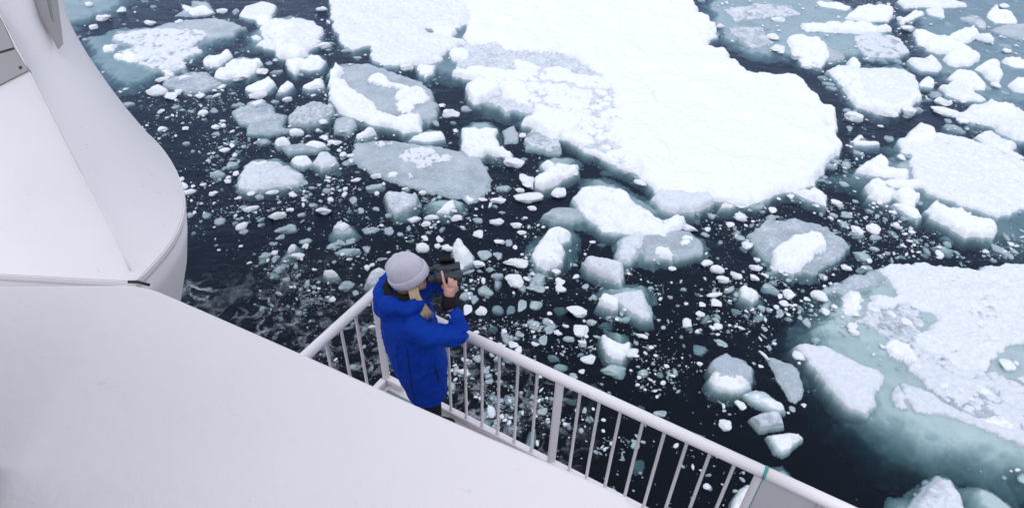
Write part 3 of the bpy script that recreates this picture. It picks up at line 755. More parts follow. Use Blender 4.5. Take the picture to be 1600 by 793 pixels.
floe('C', 'pale blue drowned slush sheet spreading from the far side of the huge floe',
     ('i', -0.08, [1150, 0, 1300, -60, 1900, -60, 2300, 100, 2500, 300, 2000, 420, 1800, 380, 1500, 360, 1380, 300, 1240, 200]),
     ('r', 0.06, [1330, 60, 1500, 20, 1750, 30, 1800, 90, 1560, 110, 1400, 130], {'cell': 0.5, 'snow': 0.55}),
     ('r', 0.05, [1350, 170, 1560, 160, 1640, 260, 1500, 300, 1420, 250], {'cell': 0.6, 'snow': 0.45}))
floe('D', 'wide drowned teal sheet under the crowded floes at the picture edge',
     ('i', -0.16, [860, 60, 1300, -40, 1800, 0, 1800, 720, 1500, 690, 1180, 600, 1010, 470, 920, 300]))
floe('D', 'drowned grey-green sheet between the pear-shaped and huge floes',
     ('i', -0.26, [330, 420, 440, 470, 520, 620, 680, 690, 900, 640, 1000, 600, 960, 720, 760, 770, 560, 720, 470, 650]))
SL = {'cell': 0.24, 'snow': 0.38}
floe('E', 'streak of lilac slush between the oblong floe and the round slush pan', ('r', 0.025, [740, 70, 860, 20, 990, 30, 960, 90, 1010, 130, 880, 150, 740, 140], SL), name='ice_pan', cat_='ice pan')
floe('A', 'thin veil of slush above two round chunks near the slanted tower', ('r', 0.02, [600, 500, 760, 450, 900, 440, 1000, 520, 880, 560, 760, 570, 640, 540], SL), name='ice_pan', cat_='ice pan')
floe('A', 'ragged slush patch below the low flat-topped pan', ('r', 0.025, [1050, 690, 1180, 620, 1300, 640, 1340, 720, 1220, 770, 1100, 760], SL), name='ice_pan', cat_='ice pan')
floe('E', 'wet slush film above the small rounded floe', ('r', 0.02, [960, 230, 1080, 205, 1240, 215, 1180, 250, 1010, 265], SL), name='ice_pan', cat_='ice pan')
floe('G', 'faint slush skin above the half-drowned block', ('r', 0.02, [90, 60, 210, 20, 230, 90, 190, 150, 90, 130], SL), name='ice_pan', cat_='ice pan')
WATERY = []      # outlines, in picture points, that hide the water


def edge_profile(d, edge):
    t = np.clip(d / edge, 0, 1)
    return 1 - (1 - t) ** 2.2


def make_floe(F, idx):
    polys = [(k, h, rounded(np.array([at(x, y, h)[:2] for x, y in pts]), 1 if h < 0 else 0), op) for k, h, pts, op in F['layers']]
    for k, h, pts, op in F['layers']:
        if h > -0.06: WATERY.append(pts)
    polys = [(k, h * (0.58 if h > 0.1 else 0.55 if h < -0.05 and k == 'i' else 1.0), P, op) for k, h, P, op in polys]
    allp = np.concatenate([p for _, _, p, _ in polys])
    lo, hi = allp.min(0) - 0.7, allp.max(0) + 0.7
    depth = seen([*(0.5 * (lo + hi)), 0])[2]
    step = max(0.028, 1.9 * depth / FOC)
    step = max(step, math.sqrt((hi - lo).prod() / 420000.0))
    nx, ny = [int(v) + 2 for v in (hi - lo) / step]
    gx, gy = np.meshgrid(lo[0] + step * np.arange(nx), lo[1] + step * np.arange(ny))
    sd = 100 + idx * 7
    size = math.sqrt((hi - lo).prod())
    warp = (0.30 * fbm(gx * 1.6, gy * 1.6, sd, 5, 0.62) + 0.12 * fbm(gx * 4.5, gy * 4.5, sd + 2, 3, 0.6)) * min(1.0, size / 6.5)
    rough = fbm(gx * 1.1, gy * 1.1, sd + 3, 5, 0.55)
    fine = fbm(gx * 6.0, gy * 6.0, sd + 5, 4, 0.6)
    Z = np.full(gx.shape, -5.0); W = np.zeros(gx.shape)
    for k, h, P, op in polys:
        d0 = poly_sdf(gx, gy, P)
        d = d0 + warp * (1.0 if k != 'i' else 1.3) * (0.55 if h > 0 else 1.0)
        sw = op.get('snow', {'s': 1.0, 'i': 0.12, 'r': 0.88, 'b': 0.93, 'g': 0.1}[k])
        if k == 'g':
            # a slope that sinks away from the inner edge
            e = op.get('edge', 0.6); t = np.clip(d / e, -1, 1)
            z = h - 0.34 * np.clip(1 - t, 0, 1) ** 1.2 - 1.6 * np.clip(-d, 0, 9) + 0.05 * rough
        else:
            low = -0.05 if h > 0 else h - 0.27
            e = op.get('edge', 0.10 if h > 0 else min(0.65, 0.14 * size))
            fall = 3.6 if h > 0 else 3.0
            if h > 0.1 and k != 'r':
                h = h * (0.50 + 0.55 * np.clip(0.5 + 1.5 * fbm(gx * 0.9, gy * 0.9, sd + 41, 3), 0, 1))
                e = e * (0.6 + 2.4 * np.clip(0.5 + 1.6 * fbm(gx * 1.3, gy * 1.3, sd + 43, 2), 0, 1))
            prof = edge_profile(d, e) if k != 'i' or np.max(h) > 0 else np.clip(d / e, 0, 1)
            base = low + (h - low) * prof - fall * np.clip(-d, 0, 9)
            ins = np.clip(d / 0.3, 0, 1)
            if k == 's':
                z = base + ins * (0.09 * rough + 0.03 * fine) * (1.0 if size < 12 else 0.3)
                if size < 12 and F['name'] != 'ice_slab':
                    f1, f2, idn = worley(gx / 0.62 + 0.5 * rough, gy / 0.62 + 0.3 * fine, sd + 21)
                    z = z + np.clip(d / 0.12, 0, 1) * 0.15 * np.sqrt(np.clip(1 - (f1 / (0.40 + 0.3 * idn)) ** 2, 0, 1)) * (idn * 3.7 % 1.0)
            elif k == 'i':
                z = base + ins * (0.025 * rough + 0.012 * fine)
            elif k == 'b':
                grain = fbm(gx * 15, gy * 15, sd + 9, 3, 0.6)
                hum = np.clip(fbm(gx * 0.8, gy * 0.8, sd + 15, 3), 0, 1)
                z = base + ins * (0.12 * rough + 0.075 * fine + 0.03 * grain + 0.22 * hum)
            else:
                c = op.get('cell', 0.6)
                f1, f2, idn = worley(gx / c + 0.35 * rough, gy / c + 0.35 * fine, sd + 9)
                g1, g2, idm = worley(gx / (0.45 * c), gy / (0.45 * c), sd + 19)
                hgt2, hgt3 = (idn * 7.13) % 1.0, (idm * 5.71) % 1.0
                bump_ = np.maximum(np.sqrt(np.clip(1 - (f1 / (0.34 + 0.34 * idn)) ** 2, 0, 1)) * (0.35 + 0.65 * hgt2), np.sqrt(np.clip(1 - (g1 / (0.36 + 0.34 * idm)) ** 2, 0, 1)) * (0.15 + 0.5 * hgt3))
                bump_ = bump_ + 0.25 * rough
                z = low + (h * (0.15 + 1.05 * bump_) - low) * edge_profile(d + 0.1 * (idn - 0.5), e) - fall * np.clip(-d, 0, 9) + 0.03 * fine
                sw = np.clip(sw - 0.45 * (bump_ < 0.18), 0, 1.1)
        win = z > Z
        W = np.where(win, sw, W); Z = np.maximum(Z, z)
    mh = min(h for _, h, *_ in polys)
    cut = -0.95 if any(k == 'g' for k, *_ in polys) else mh - 0.24 if mh < -0.02 else -0.07 if mh < 0.09 and polys[0][0] == 'i' else -0.17
    keep = Z > cut
    near = keep.copy()
    near[1:] |= keep[:-1]; near[:-1] |= keep[1:]; near[:, 1:] |= keep[:, :-1]; near[:, :-1] |= keep[:, 1:]
    keep = near
    g1_, g0_ = np.gradient(Z, step)
    gm = np.hypot(g0_, g1_) + 1e-6
    mv = np.clip((cut - Z) / gm, 0, 1.5 * step) * (Z < cut)          # draw the rim onto the contour
    gx, gy = gx + mv * g0_ / gm, gy + mv * g1_ / gm
    Z = np.maximum(Z, cut - 0.02)
    idm = -np.ones(gx.shape, np.int64)
    q = keep[:-1, :-1] & keep[1:, :-1] & keep[:-1, 1:] & keep[1:, 1:]
    used = np.zeros(gx.shape, bool)
    used[:-1, :-1] |= q; used[1:, :-1] |= q; used[:-1, 1:] |= q; used[1:, 1:] |= q
    n = int(used.sum()); idm[used] = np.arange(n)
    c = allp.mean(0)
    v = np.stack([gx[used] - c[0], gy[used] - c[1], Z[used]], 1)
    jj, ii = np.nonzero(q)
    f = np.stack([idm[jj, ii], idm[jj, ii + 1], idm[jj + 1, ii + 1], idm[jj + 1, ii]], 1)
    # underside: the rim drawn down and closed
    me = tri_mesh(F['name'], v, f)
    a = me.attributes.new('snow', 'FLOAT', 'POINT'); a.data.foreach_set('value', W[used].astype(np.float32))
    o = link(F['name'], me, M_FLOE, None, (c[0], c[1], 0))
    tag(o, F['label'], F['cat'], F['group'] or {'ice_floe': 'ice floes drifting on the sea', 'ice_pan': 'low flat ice pans between the floes',
                                                 'ice_block': 'single ice blocks between the floes', 'ice_slab': 'slabs on the drowned ice fringe'}[F['name']])
    F['obj'], F['c'] = o, c
    return o


for _i, _F in enumerate(FLOES): make_floe(_F, _i)

# ------------------------------------------------------------------ loose ice chunks
rng = np.random.default_rng(7)


def ico(sub):
    bm = bmesh.new(); bmesh.ops.create_icosphere(bm, subdivisions=sub, radius=1.0)
    v = np.array([x.co[:] for x in bm.verts]); f = np.array([[y.index for y in x.verts] for x in bm.faces]); bm.free()
    return v, f


ICO4, ICO2, ICO0 = ico(4), ico(2), ico(1)


def chunk_shape(seed, V):
    r = np.random.default_rng(seed)
    rad = np.full(len(V), 1.15)
    for k in range(r.integers(7, 12)):
        n = r.normal(size=3); n /= np.linalg.norm(n)
        c = V @ n
        dist = r.uniform(0.62, 0.95)
        rad = np.where(c > 0.05, np.minimum(rad, dist / np.maximum(c, 0.05)), rad)
    P = V * rad[:, None]
    a = r.uniform(0, 50, 3)
    nz = fbm(P[:, 0] * 1.8 + a[0], P[:, 1] * 1.8 + 2.3 * P[:, 2] + a[1], seed, 4, 0.6)
    P = P * (1 + 0.30 * nz)[:, None]
    return P / np.abs(P).max(0)


CHUNKS = []
for s_ in range(18):
    Pv = chunk_shape(500 + s_, ICO4[0])
    # relax once so that edges are worn round
    adj = np.zeros_like(Pv); cnt = np.zeros(len(Pv))
    for a_, b_ in ((0, 1), (1, 2), (2, 0)):
        np.add.at(adj, ICO4[1][:, a_], Pv[ICO4[1][:, b_]]); np.add.at(cnt, ICO4[1][:, a_], 1)
    CHUNKS.append(0.5 * Pv + 0.5 * adj / cnt[:, None])
CHUNK_ME = {}


def chunk_mesh(kind, var):
    key = (kind, var)
    if key not in CHUNK_ME:
        me = tri_mesh('ice_chunk', CHUNKS[var], ICO4[1]); me.materials.append(M_WHITE if kind == 'w' else M_GREY)
        me.polygons.foreach_set('use_smooth', np.ones(len(me.polygons), bool))
        CHUNK_ME[key] = me
    return CHUNK_ME[key]


LAND = [((F['layers'][-1][2]).mean(0), F['label']) for F in FLOES]
LOOK = {'w': 'small white ice chunk', 'g': 'small grey waterlogged ice chunk', 'd': 'dim ice lump well under the water'}


def short(label):
    for w in (' showing', ' spreading', ' with ', ' beside ', ' above ', ' below ', ' between ', ' next to ', ' near ', ' at the ', ' off the ', ' heaped ', ' lying ', ' touching ', ' carrying ', ' ringed ', ' fringed ', ' reaching ',
              ' over ', ' in ', ' on ', ' alone', ' cut ', ' behind ', ' under ', ' leaning', ' pointing', ' round ', ' adrift', ' standing', ' topped', ' just ', ' seen', ' sliding', ' jutting', ' entering', ' frozen', ' along ', ' beyond ', ' right '):
        label = label.split(w)[0]
    return label


PLACED = []


def place_chunk(px, py, w, h, kind, parent=None, z0=0.0, force=None):
    p = at(px, py, z0)
    depth = seen(p)[2]
    dep = math.atan2(CAM_H - z0, math.hypot(p[0], p[1]))
    rx = 0.5 * w * depth / FOC
    flat = 0.5 * h * depth / FOC
    rz = min(max(0.55 * min(rx, flat / math.sin(dep)), 0.03), 0.45)
    ry = max((flat - 0.6 * rz * math.cos(dep)) / math.sin(dep), 0.45 * rx)
    var = int(rng.integers(len(CHUNKS))) if force is None else force
    name = 'ice_lump' if parent else 'ice_chunk'
    o = bpy.data.objects.new(name, chunk_mesh(kind, var)); col.objects.link(o)
    zc = {'w': 0.30 * rz, 'g': -0.82 * rz, 'd': -rz - rng.uniform(0.12, 0.35)}[kind]
    loc = np.array([p[0], p[1], z0 + zc])
    if parent is not None:
        o.parent = parent['obj']; loc = loc - [parent['c'][0], parent['c'][1], 0]
    o.location = loc
    flip = rng.integers(2) * math.pi
    o.rotation_euler = (0, 0, math.atan2(-p[0], p[1]) * 1.0 + flip + rng.uniform(-0.25, 0.25))
    o.scale = (rx, ry, rz)
    if parent is None:
        PLACED.append((o, px, py, w, kind))
    return o


for _F in FLOES:
    for (t, x, y, w, h) in _F['lumps']:
        q = pix(t, [x, y])[0]
        place_chunk(q[0], q[1], w / 4 * 1.05, h / 4 * 1.05, 'w', _F, -0.02)

EXPLICIT = {
    'A': [(585, 580, 130, 75, 'w'), (672, 610, 84, 60, 'w'), (865, 715, 72, 46, 'w'), (852, 605, 60, 40, 'w'), (905, 600, 60, 30, 'g'), (1240, 458, 84, 52, 'w'), (1100, 495, 100, 50, 'w'), (1215, 604, 116, 42, 'w'),
          (1222, 656, 100, 50, 'w'), (1395, 630, 66, 30, 'w'), (240, 124, 104, 42, 'w'), (362, 70, 66, 40, 'w'), (820, 455, 150, 60, 'g'), (760, 495, 100, 36, 'w'), (620, 502, 90, 26, 'w'), (935, 682, 50, 40, 'g'),
          (1085, 645, 90, 40, 'g'), (1320, 625, 60, 40, 'g'), (1325, 440, 90, 46, 'g'), (1280, 388, 46, 34, 'g'), (1320, 380, 34, 18, 'w'), (1380, 326, 50, 24, 'w'), (190, 176, 56, 34, 'w'), (1480, 458, 46, 30, 'g'),
          (700, 660, 66, 30, 'g'), (605, 702, 56, 22, 'w'), (545, 152, 76, 36, 'w'), (720, 142, 54, 30, 'w'), (1070, 60, 50, 40, 'g'), (990, 76, 70, 36, 'w')],
    'B': [(750, 432, 92, 44, 'w'), (1010, 718, 130, 80, 'w'), (965, 664, 50, 36, 'w'), (1112, 672, 66, 44, 'g'), (360, 305, 66, 34, 'g'), (432, 352, 56, 18, 'g'), (210, 66, 72, 24, 'w'), (225, 296, 84, 44, 'w'), (455, 745, 84, 70, 'w'), (340, 700, 84, 40, 'g')],
    'D': [(172, 365, 84, 34, 'w'), (1050, 582, 84, 62, 'g'), (1085, 652, 116, 48, 'w'), (1110, 702, 190, 40, 'w'), (865, 708, 130, 66, 'w'), (740, 722, 132, 46, 'w'), (530, 742, 120, 66, 'w'), (935, 672, 96, 44, 'g'), (560, 640, 70, 30, 'w'),
          (350, 478, 90, 30, 'g'), (380, 512, 80, 40, 'g'), (400, 545, 70, 26, 'g'), (300, 410, 80, 36, 'w'), (235, 425, 80, 40, 'w'), (1490, 280, 100, 76, 'g'), (1345, 250, 120, 60, 'w'), (985, 288, 60, 40, 'w'), (1030, 428, 76, 30, 'w'),
          (840, 140, 90, 40, 'w'), (1130, 145, 80, 46, 'g'), (1370, 540, 70, 46, 'g'), (1420, 540, 70, 36, 'w'), (1480, 570, 70, 36, 'g'), (870, 190, 90, 30, 'w'), (60, 130, 90, 40, 'w'), (30, 240, 80, 50, 'w'), (60, 310, 96, 70, 'w'), (1470, 45, 60, 30, 'w'),
          (640, 365, 100, 26, 'g'), (720, 372, 90, 30, 'g'), (810, 372, 90, 30, 'g'), (480, 285, 70, 30, 'g'), (500, 680, 60, 36, 'g'), (1400, 230, 80, 34, 'g')],
    'E': [(465, 32, 66, 46, 'w'), (650, 234, 34, 40, 'w'), (623, 456, 46, 36, 'w'), (672, 408, 44, 44, 'w'), (555, 395, 96, 64, 'g'), (650, 340, 80, 60, 'g'), (690, 250, 60, 50, 'd'), (838, 190, 110, 70, 'g'), (980, 128, 140, 40, 'g'),
          (1060, 158, 96, 50, 'w'), (1305, 220, 60, 32, 'w'), (1340, 290, 46, 50, 'g'), (1400, 296, 66, 30, 'w'), (840, 478, 76, 20, 'w'), (900, 524, 84, 32, 'w'), (768, 532, 52, 40, 'w'), (1030, 540, 56, 56, 'w'), (820, 540, 60, 50, 'g'),
          (530, 535, 70, 34, 'w'), (474, 480, 46, 24, 'w'), (405, 486, 32, 24, 'w'), (1425, 448, 66, 26, 'w'), (1550, 425, 70, 40, 'w'), (1360, 504, 34, 34, 'w'), (1555, 530, 34, 34, 'w'), (1268, 570, 40, 34, 'w'), (1230, 645, 116, 60, 'w'),
          (1160, 594, 66, 36, 'g'), (940, 676, 120, 60, 'w'), (1015, 636, 50, 34, 'w'), (1090, 650, 64, 36, 'g'), (990, 740, 130, 60, 'g'), (1550, 620, 40, 40, 'g'), (1460, 626, 40, 50, 'g'), (1410, 566, 56, 60, 'g'), (1100, 452, 46, 44, 'g'),
          (720, 760, 60, 40, 'g'), (690, 560, 50, 22, 'w'), (550, 145, 60, 40, 'g'), (360, 210, 50, 30, 'g'), (220, 130, 66, 28, 'w'), (360, 128, 46, 30, 'w'), (720, 606, 60, 22, 'g'), (1100, 575, 40, 20, 'w'), (1520, 748, 110, 40, 'g')],
    'G': [(1150, 302, 76, 50, 'w'), (1215, 352, 136, 76, 'w'), (1300, 455, 110, 130, 'w'), (1250, 515, 66, 40, 'w'), (1300, 560, 190, 76, 'w'), (1325, 625, 62, 44, 'w'), (1485, 532, 106, 94, 'w'), (1115, 580, 104, 46, 'w'), (1105, 712, 94, 52, 'w'),
          (1160, 480, 120, 66, 'g'), (1275, 306, 50, 24, 'g'), (1100, 256, 36, 22, 'w'), (640, 530, 52, 36, 'w'), (530, 500, 44, 18, 'w'), (350, 428, 70, 40, 'w'), (355, 480, 140, 60, 'g'), (355, 530, 34, 28, 'w'), (225, 448, 66, 26, 'w'), (690, 685, 100, 44, 'w'),
          (850, 690, 80, 56, 'w'), (985, 685, 70, 50, 'g'), (1225, 734, 76, 44, 'w'), (660, 725, 70, 50, 'w'), (990, 774, 66, 36, 'w'), (1260, 774, 60, 30, 'w'), (1015, 568, 66, 20, 'w'), (255, 60, 84, 70, 'w'), (30, 185, 66, 50, 'w'), (140, 290, 50, 44, 'w'),
          (430, 755, 60, 66, 'g'), (330, 750, 110, 40, 'g'), (430, 660, 46, 36, 'g'), (1140, 640, 50, 26, 'g'), (1280, 684, 36, 22, 'w')],
    'H': [(1228, 675, 88, 76, 'w'), (1205, 600, 160, 60, 'w'), (1162, 724, 52, 44, 'w'), (878, 622, 92, 46, 'w'), (1426, 636, 54, 50, 'w'), (1540, 546, 44, 40, 'w'), (352, 304, 90, 40, 'w'), (520, 386, 70, 40, 'g'), (390, 355, 110, 36, 'd'), (908, 750, 116, 56, 'w'),
          (395, 722, 170, 62, 'w'), (290, 630, 90, 50, 'g'), (600, 470, 90, 46, 'w'), (640, 432, 40, 26, 'w'), (1050, 660, 50, 50, 'g'), (965, 660, 60, 50, 'd'), (1180, 545, 60, 22, 'g'), (1000, 595, 60, 24, 'd'), (1000, 775, 50, 30, 'g')],
    'J': [(430, 600, 96, 50, 'w'), (492, 652, 84, 54, 'g'), (655, 755, 92, 70, 'w'), (555, 768, 96, 62, 'w'), (302, 610, 52, 26, 'w'), (860, 676, 56, 40, 'g'), (410, 655, 60, 36, 'g'), (475, 710, 70, 50, 'g'), (390, 686, 40, 20, 'w'), (420, 315, 90, 46, 'g'),
          (395, 350, 80, 36, 'g'), (495, 342, 66, 56, 'g'), (565, 268, 90, 50, 'g'), (700, 112, 40, 22, 'w'), (760, 175, 60, 46, 'g'), (1175, 115, 140, 46, 'g'), (1210, 78, 76, 50, 'w'), (1275, 76, 70, 46, 'w'), (1130, 66, 50, 40, 'g'), (515, 112, 46, 50, 'g'),
          (480, 260, 70, 30, 'd'), (640, 635, 46, 26, 'g'), (680, 612, 24, 14, 'w'), (530, 62, 120, 66, 'w'), (1080, 30, 120, 30, 'w')],
    'K': [(745, 245, 88, 50, 'w'), (655, 60, 130, 60, 'g'), (630, 112, 66, 36, 'g'), (1050, 195, 160, 66, 'g'), (960, 158, 96, 56, 'g'), (1075, 134, 74, 56, 'g'), (1065, 262, 46, 28, 'w'), (1170, 190, 46, 60, 'g'), (545, 222, 120, 50, 'g'), (1265, 250, 66, 28, 'g'),
          (1040, 410, 120, 90, 'g'), (920, 440, 80, 60, 'd'), (1220, 410, 46, 26, 'w'), (1310, 80, 46, 60, 'g'), (1170, 70, 60, 36, 'g'), (590, 152, 60, 36, 'g'), (1525, 195, 90, 70, 'w'), (1535, 130, 40, 50, 'w'), (670, 380, 56, 34, 'g'), (1100, 465, 46, 46, 'g'), (400, 76, 46, 26, 'g'), (385, 178, 28, 20, 'w')],
    'L': [(495, 400, 120, 120, 'w'), (505, 286, 166, 76, 'w'), (268, 297, 92, 54, 'w'), (305, 220, 104, 84, 'g'), (395, 222, 72, 72, 'g'), (640, 370, 104, 120, 'g'), (630, 432, 130, 30, 'g'), (778, 406, 66, 82, 'w'), (758, 345, 66, 44, 'w'), (405, 156, 84, 42, 'w'),
          (383, 32, 92, 50, 'w'), (503, 54, 84, 42, 'w'), (540, 98, 60, 32, 'w'), (268, 106, 68, 60, 'w'), (285, 590, 84, 80, 'w'), (200, 580, 66, 84, 'w'), (190, 474, 96, 84, 'g'), (315, 440, 110, 84, 'g'), (200, 372, 80, 66, 'd'), (540, 540, 66, 96, 'g'),
          (630, 530, 84, 76, 'g'), (785, 520, 104, 76, 'd'), (890, 600, 150, 84, 'w'), (980, 640, 76, 54, 'g'), (1075, 616, 104, 76, 'd'), (910, 706, 100, 100, 'w'), (765, 722, 62, 52, 'w'), (712, 692, 66, 62, 'g'), (615, 655, 92, 84, 'g'), (676, 750, 62, 84, 'g'),
          (830, 746, 84, 54, 'g'), (920, 780, 60, 36, 'w'), (385, 355, 86, 56, 'g'), (340, 315, 60, 44, 'g'), (28, 136, 46, 52, 'w'), (75, 195, 90, 66, 'w'), (15, 180, 40, 40, 'w'), (498, 188, 34, 36, 'w'), (460, 150, 50, 60, 'g'), (985, 156, 50, 28, 'w'),
          (1050, 120, 70, 40, 'd'), (1075, 45, 160, 64, 'w'), (1480, 322, 46, 36, 'w'), (245, 508, 46, 66, 'g'), (395, 540, 84, 70, 'd'), (470, 540, 66, 76, 'd'), (525, 715, 66, 60, 'g'), (430, 712, 40, 40, 'w'), (252, 720, 46, 36, 'w'), (815, 678, 46, 24, 'w'),
          (712, 600, 40, 30, 'w'), (700, 640, 60, 50, 'g'), (945, 742, 30, 26, 'w'), (630, 705, 50, 50, 'd'), (1210, 350, 30, 22, 'w'), (150, 255, 60, 60, 'd'), (360, 640, 70, 60, 'd')],
    'M': [(1118, 497, 112, 78, 'w'), (1400, 226, 124, 88, 'g'), (1455, 76, 92, 74, 'w'), (1356, 92, 92, 62, 'g'), (1282, 315, 82, 42, 'w'), (600, 366, 84, 48, 'w'), (512, 392, 88, 54, 'w'), (485, 330, 96, 54, 'w'), (722, 320, 84, 54, 'w'), (470, 540, 84, 62, 'w'),
          (385, 547, 52, 40, 'w'), (670, 176, 76, 66, 'w'), (626, 110, 74, 52, 'g'), (628, 12, 84, 44, 'w'), (564, 42, 52, 42, 'w'), (408, 96, 44, 36, 'g'), (204, 322, 46, 36, 'w'), (376, 602, 58, 46, 'w'), (482, 632, 62, 46, 'g'), (1150, 360, 66, 52, 'g'), (980, 425, 62, 56, 'd'),
          (1480, 186, 72, 42, 'g'), (815, 422, 136, 104, 'g'), (930, 480, 82, 82, 'w'), (875, 496, 36, 42, 'w'), (710, 380, 74, 42, 'w'), (785, 360, 40, 30, 'w'), (730, 265, 46, 30, 'w'), (610, 552, 80, 52, 'd'), (945, 550, 40, 18, 'w'), (880, 585, 50, 70, 'g'), (635, 692, 56, 24, 'w'),
          (780, 688, 46, 34, 'g'), (358, 712, 28, 34, 'w'), (290, 540, 30, 24, 'w'), (1040, 508, 36, 36, 'w'), (395, 775, 110, 80, 'd'), (505, 772, 90, 46, 'g'), (375, 442, 44, 26, 'd'), (190, 490, 36, 24, 'g'), (930, 385, 40, 30, 'g')],
    'N': [(1105, 180, 144, 86, 'g'), (1460, 196, 170, 56, 'g'), (1140, 105, 90, 46, 'd')],
    'O': [(405, 160, 76, 52, 'w'), (548, 152, 62, 40, 'w'), (660, 190, 84, 54, 'd'), (876, 248, 106, 78, 'w'), (1040, 290, 166, 116, 'g'), (945, 362, 104, 80, 'd'), (836, 320, 44, 40, 'w'), (786, 340, 58, 46, 'g'), (258, 372, 58, 42, 'g'), (232, 586, 62, 62, 'g'), (592, 556, 72, 62, 'g'),
          (520, 690, 70, 170, 'd'), (1170, 500, 164, 76, 'd'), (1330, 570, 94, 52, 'g'), (1268, 172, 30, 24, 'w'), (1192, 360, 32, 28, 'w'), (110, 250, 60, 40, 'w'), (95, 322, 80, 44, 'w'), (970, 692, 26, 26, 'w'), (835, 684, 32, 36, 'g'), (885, 590, 40, 50, 'd'), (970, 625, 34, 26, 'w'), (840, 145, 60, 44, 'g'),
          (770, 440, 120, 60, 'd'), (230, 310, 60, 50, 'g'), (330, 330, 60, 46, 'd'), (260, 470, 50, 60, 'd'), (1385, 636, 44, 30, 'g'), (1170, 770, 60, 70, 'g'), (1200, 850, 90, 120, 'd')],
    'P': [(626, 536, 82, 62, 'w'), (530, 660, 84, 84, 'w'), (955, 548, 46, 42, 'g'), (1022, 530, 32, 32, 'w'), (752, 290, 40, 24, 'w'), (385, 155, 90, 80, 'd'), (510, 135, 90, 50, 'g'), (925, 580, 20, 20, 'w'), (20, 490, 60, 70, 'd'), (715, 265, 30, 24, 'g'), (70, 170, 34, 26, 'w'), (560, 450, 70, 50, 'd')],
}
COUNT = 0
for t, rows in EXPLICIT.items():
    for (x, y, w, h, k) in rows:
        q = pix(t, [x, y])[0]
        place_chunk(q[0], q[1], w / 4 * 1.04, h / 4 * 1.04, k); COUNT += 1

ORD = ['', 'second ', 'third ', 'fourth ', 'fifth ', 'sixth ', 'seventh ', 'eighth ', 'ninth ', 'tenth ']
by_label = {}
for (o, px, py, w, kind) in PLACED:
    j = min(range(len(LAND)), key=lambda k: (LAND[k][0][0] - px) ** 2 + 2.2 * (LAND[k][0][1] - py) ** 2)
    dx, dy = px - LAND[j][0][0], py - LAND[j][0][1]
    side = ('to the right of' if dx > 0 else 'to the left of') if abs(dx) > 1.6 * abs(dy) else ('below' if dy > 0 else 'above')
    size_ = 'tiny' if w < 10 else 'small' if w < 19 else 'middling' if w < 27 else 'larger'
    by_label.setdefault((size_, kind, side, j), []).append((math.hypot(dx, dy), o))
for (size_, kind, side, j), rows in by_label.items():
    look = {'w': 'white ice chunk', 'g': 'grey waterlogged ice chunk', 'd': 'dim sunken ice lump'}[kind]
    grp = f"{size_} {look}s by the {short(LAND[j][1])}"
    for n_, (dd, o) in enumerate(sorted(rows, key=lambda r: r[0])):
        lab = f"{size_} {look} {side} the {short(LAND[j][1])}"
        if len(rows) > 1: lab = f"{ORD[min(n_, 9)]}nearest {lab}"
        tag(o, ' '.join(lab.split()[:16]), 'ice chunk', grp)

# ------------------------------------------------------------------ brash: the crumbs nobody could count
DENS = [(400, 190, 150, 90, 1.9), (430, 300, 90, 60, 1.6), (520, 330, 110, 90, 1.0), (760, 420, 110, 100, 0.7), (840, 560, 90, 90, 0.4), (1130, 430, 130, 90, 1.5), (1330, 330, 160, 60, 1.0), (1260, 150, 60, 60, 1.2),
        (950, 640, 130, 80, 0.25), (1400, 60, 220, 70, 1.1), (560, 100, 60, 60, 0.6), (1200, 40, 90, 50, 2.6), (1480, 60, 180, 60, 1.2), (330, 40, 160, 60, 0.5), (1330, 480, 60, 50, 0.5), (740, 640, 70, 90, 0.6), (1700, 200, 120, 200, 0.8), (980, 280, 70, 30, 0.8), (1420, 380, 120, 40, 1.5),
        (330, 410, 60, 60, -0.9), (1060, 500, 90, 40, -0.6), (1130, 620, 90, 70, -0.2), (1330, 690, 90, 60, -0.5), (560, 250, 40, 30, -0.9)]


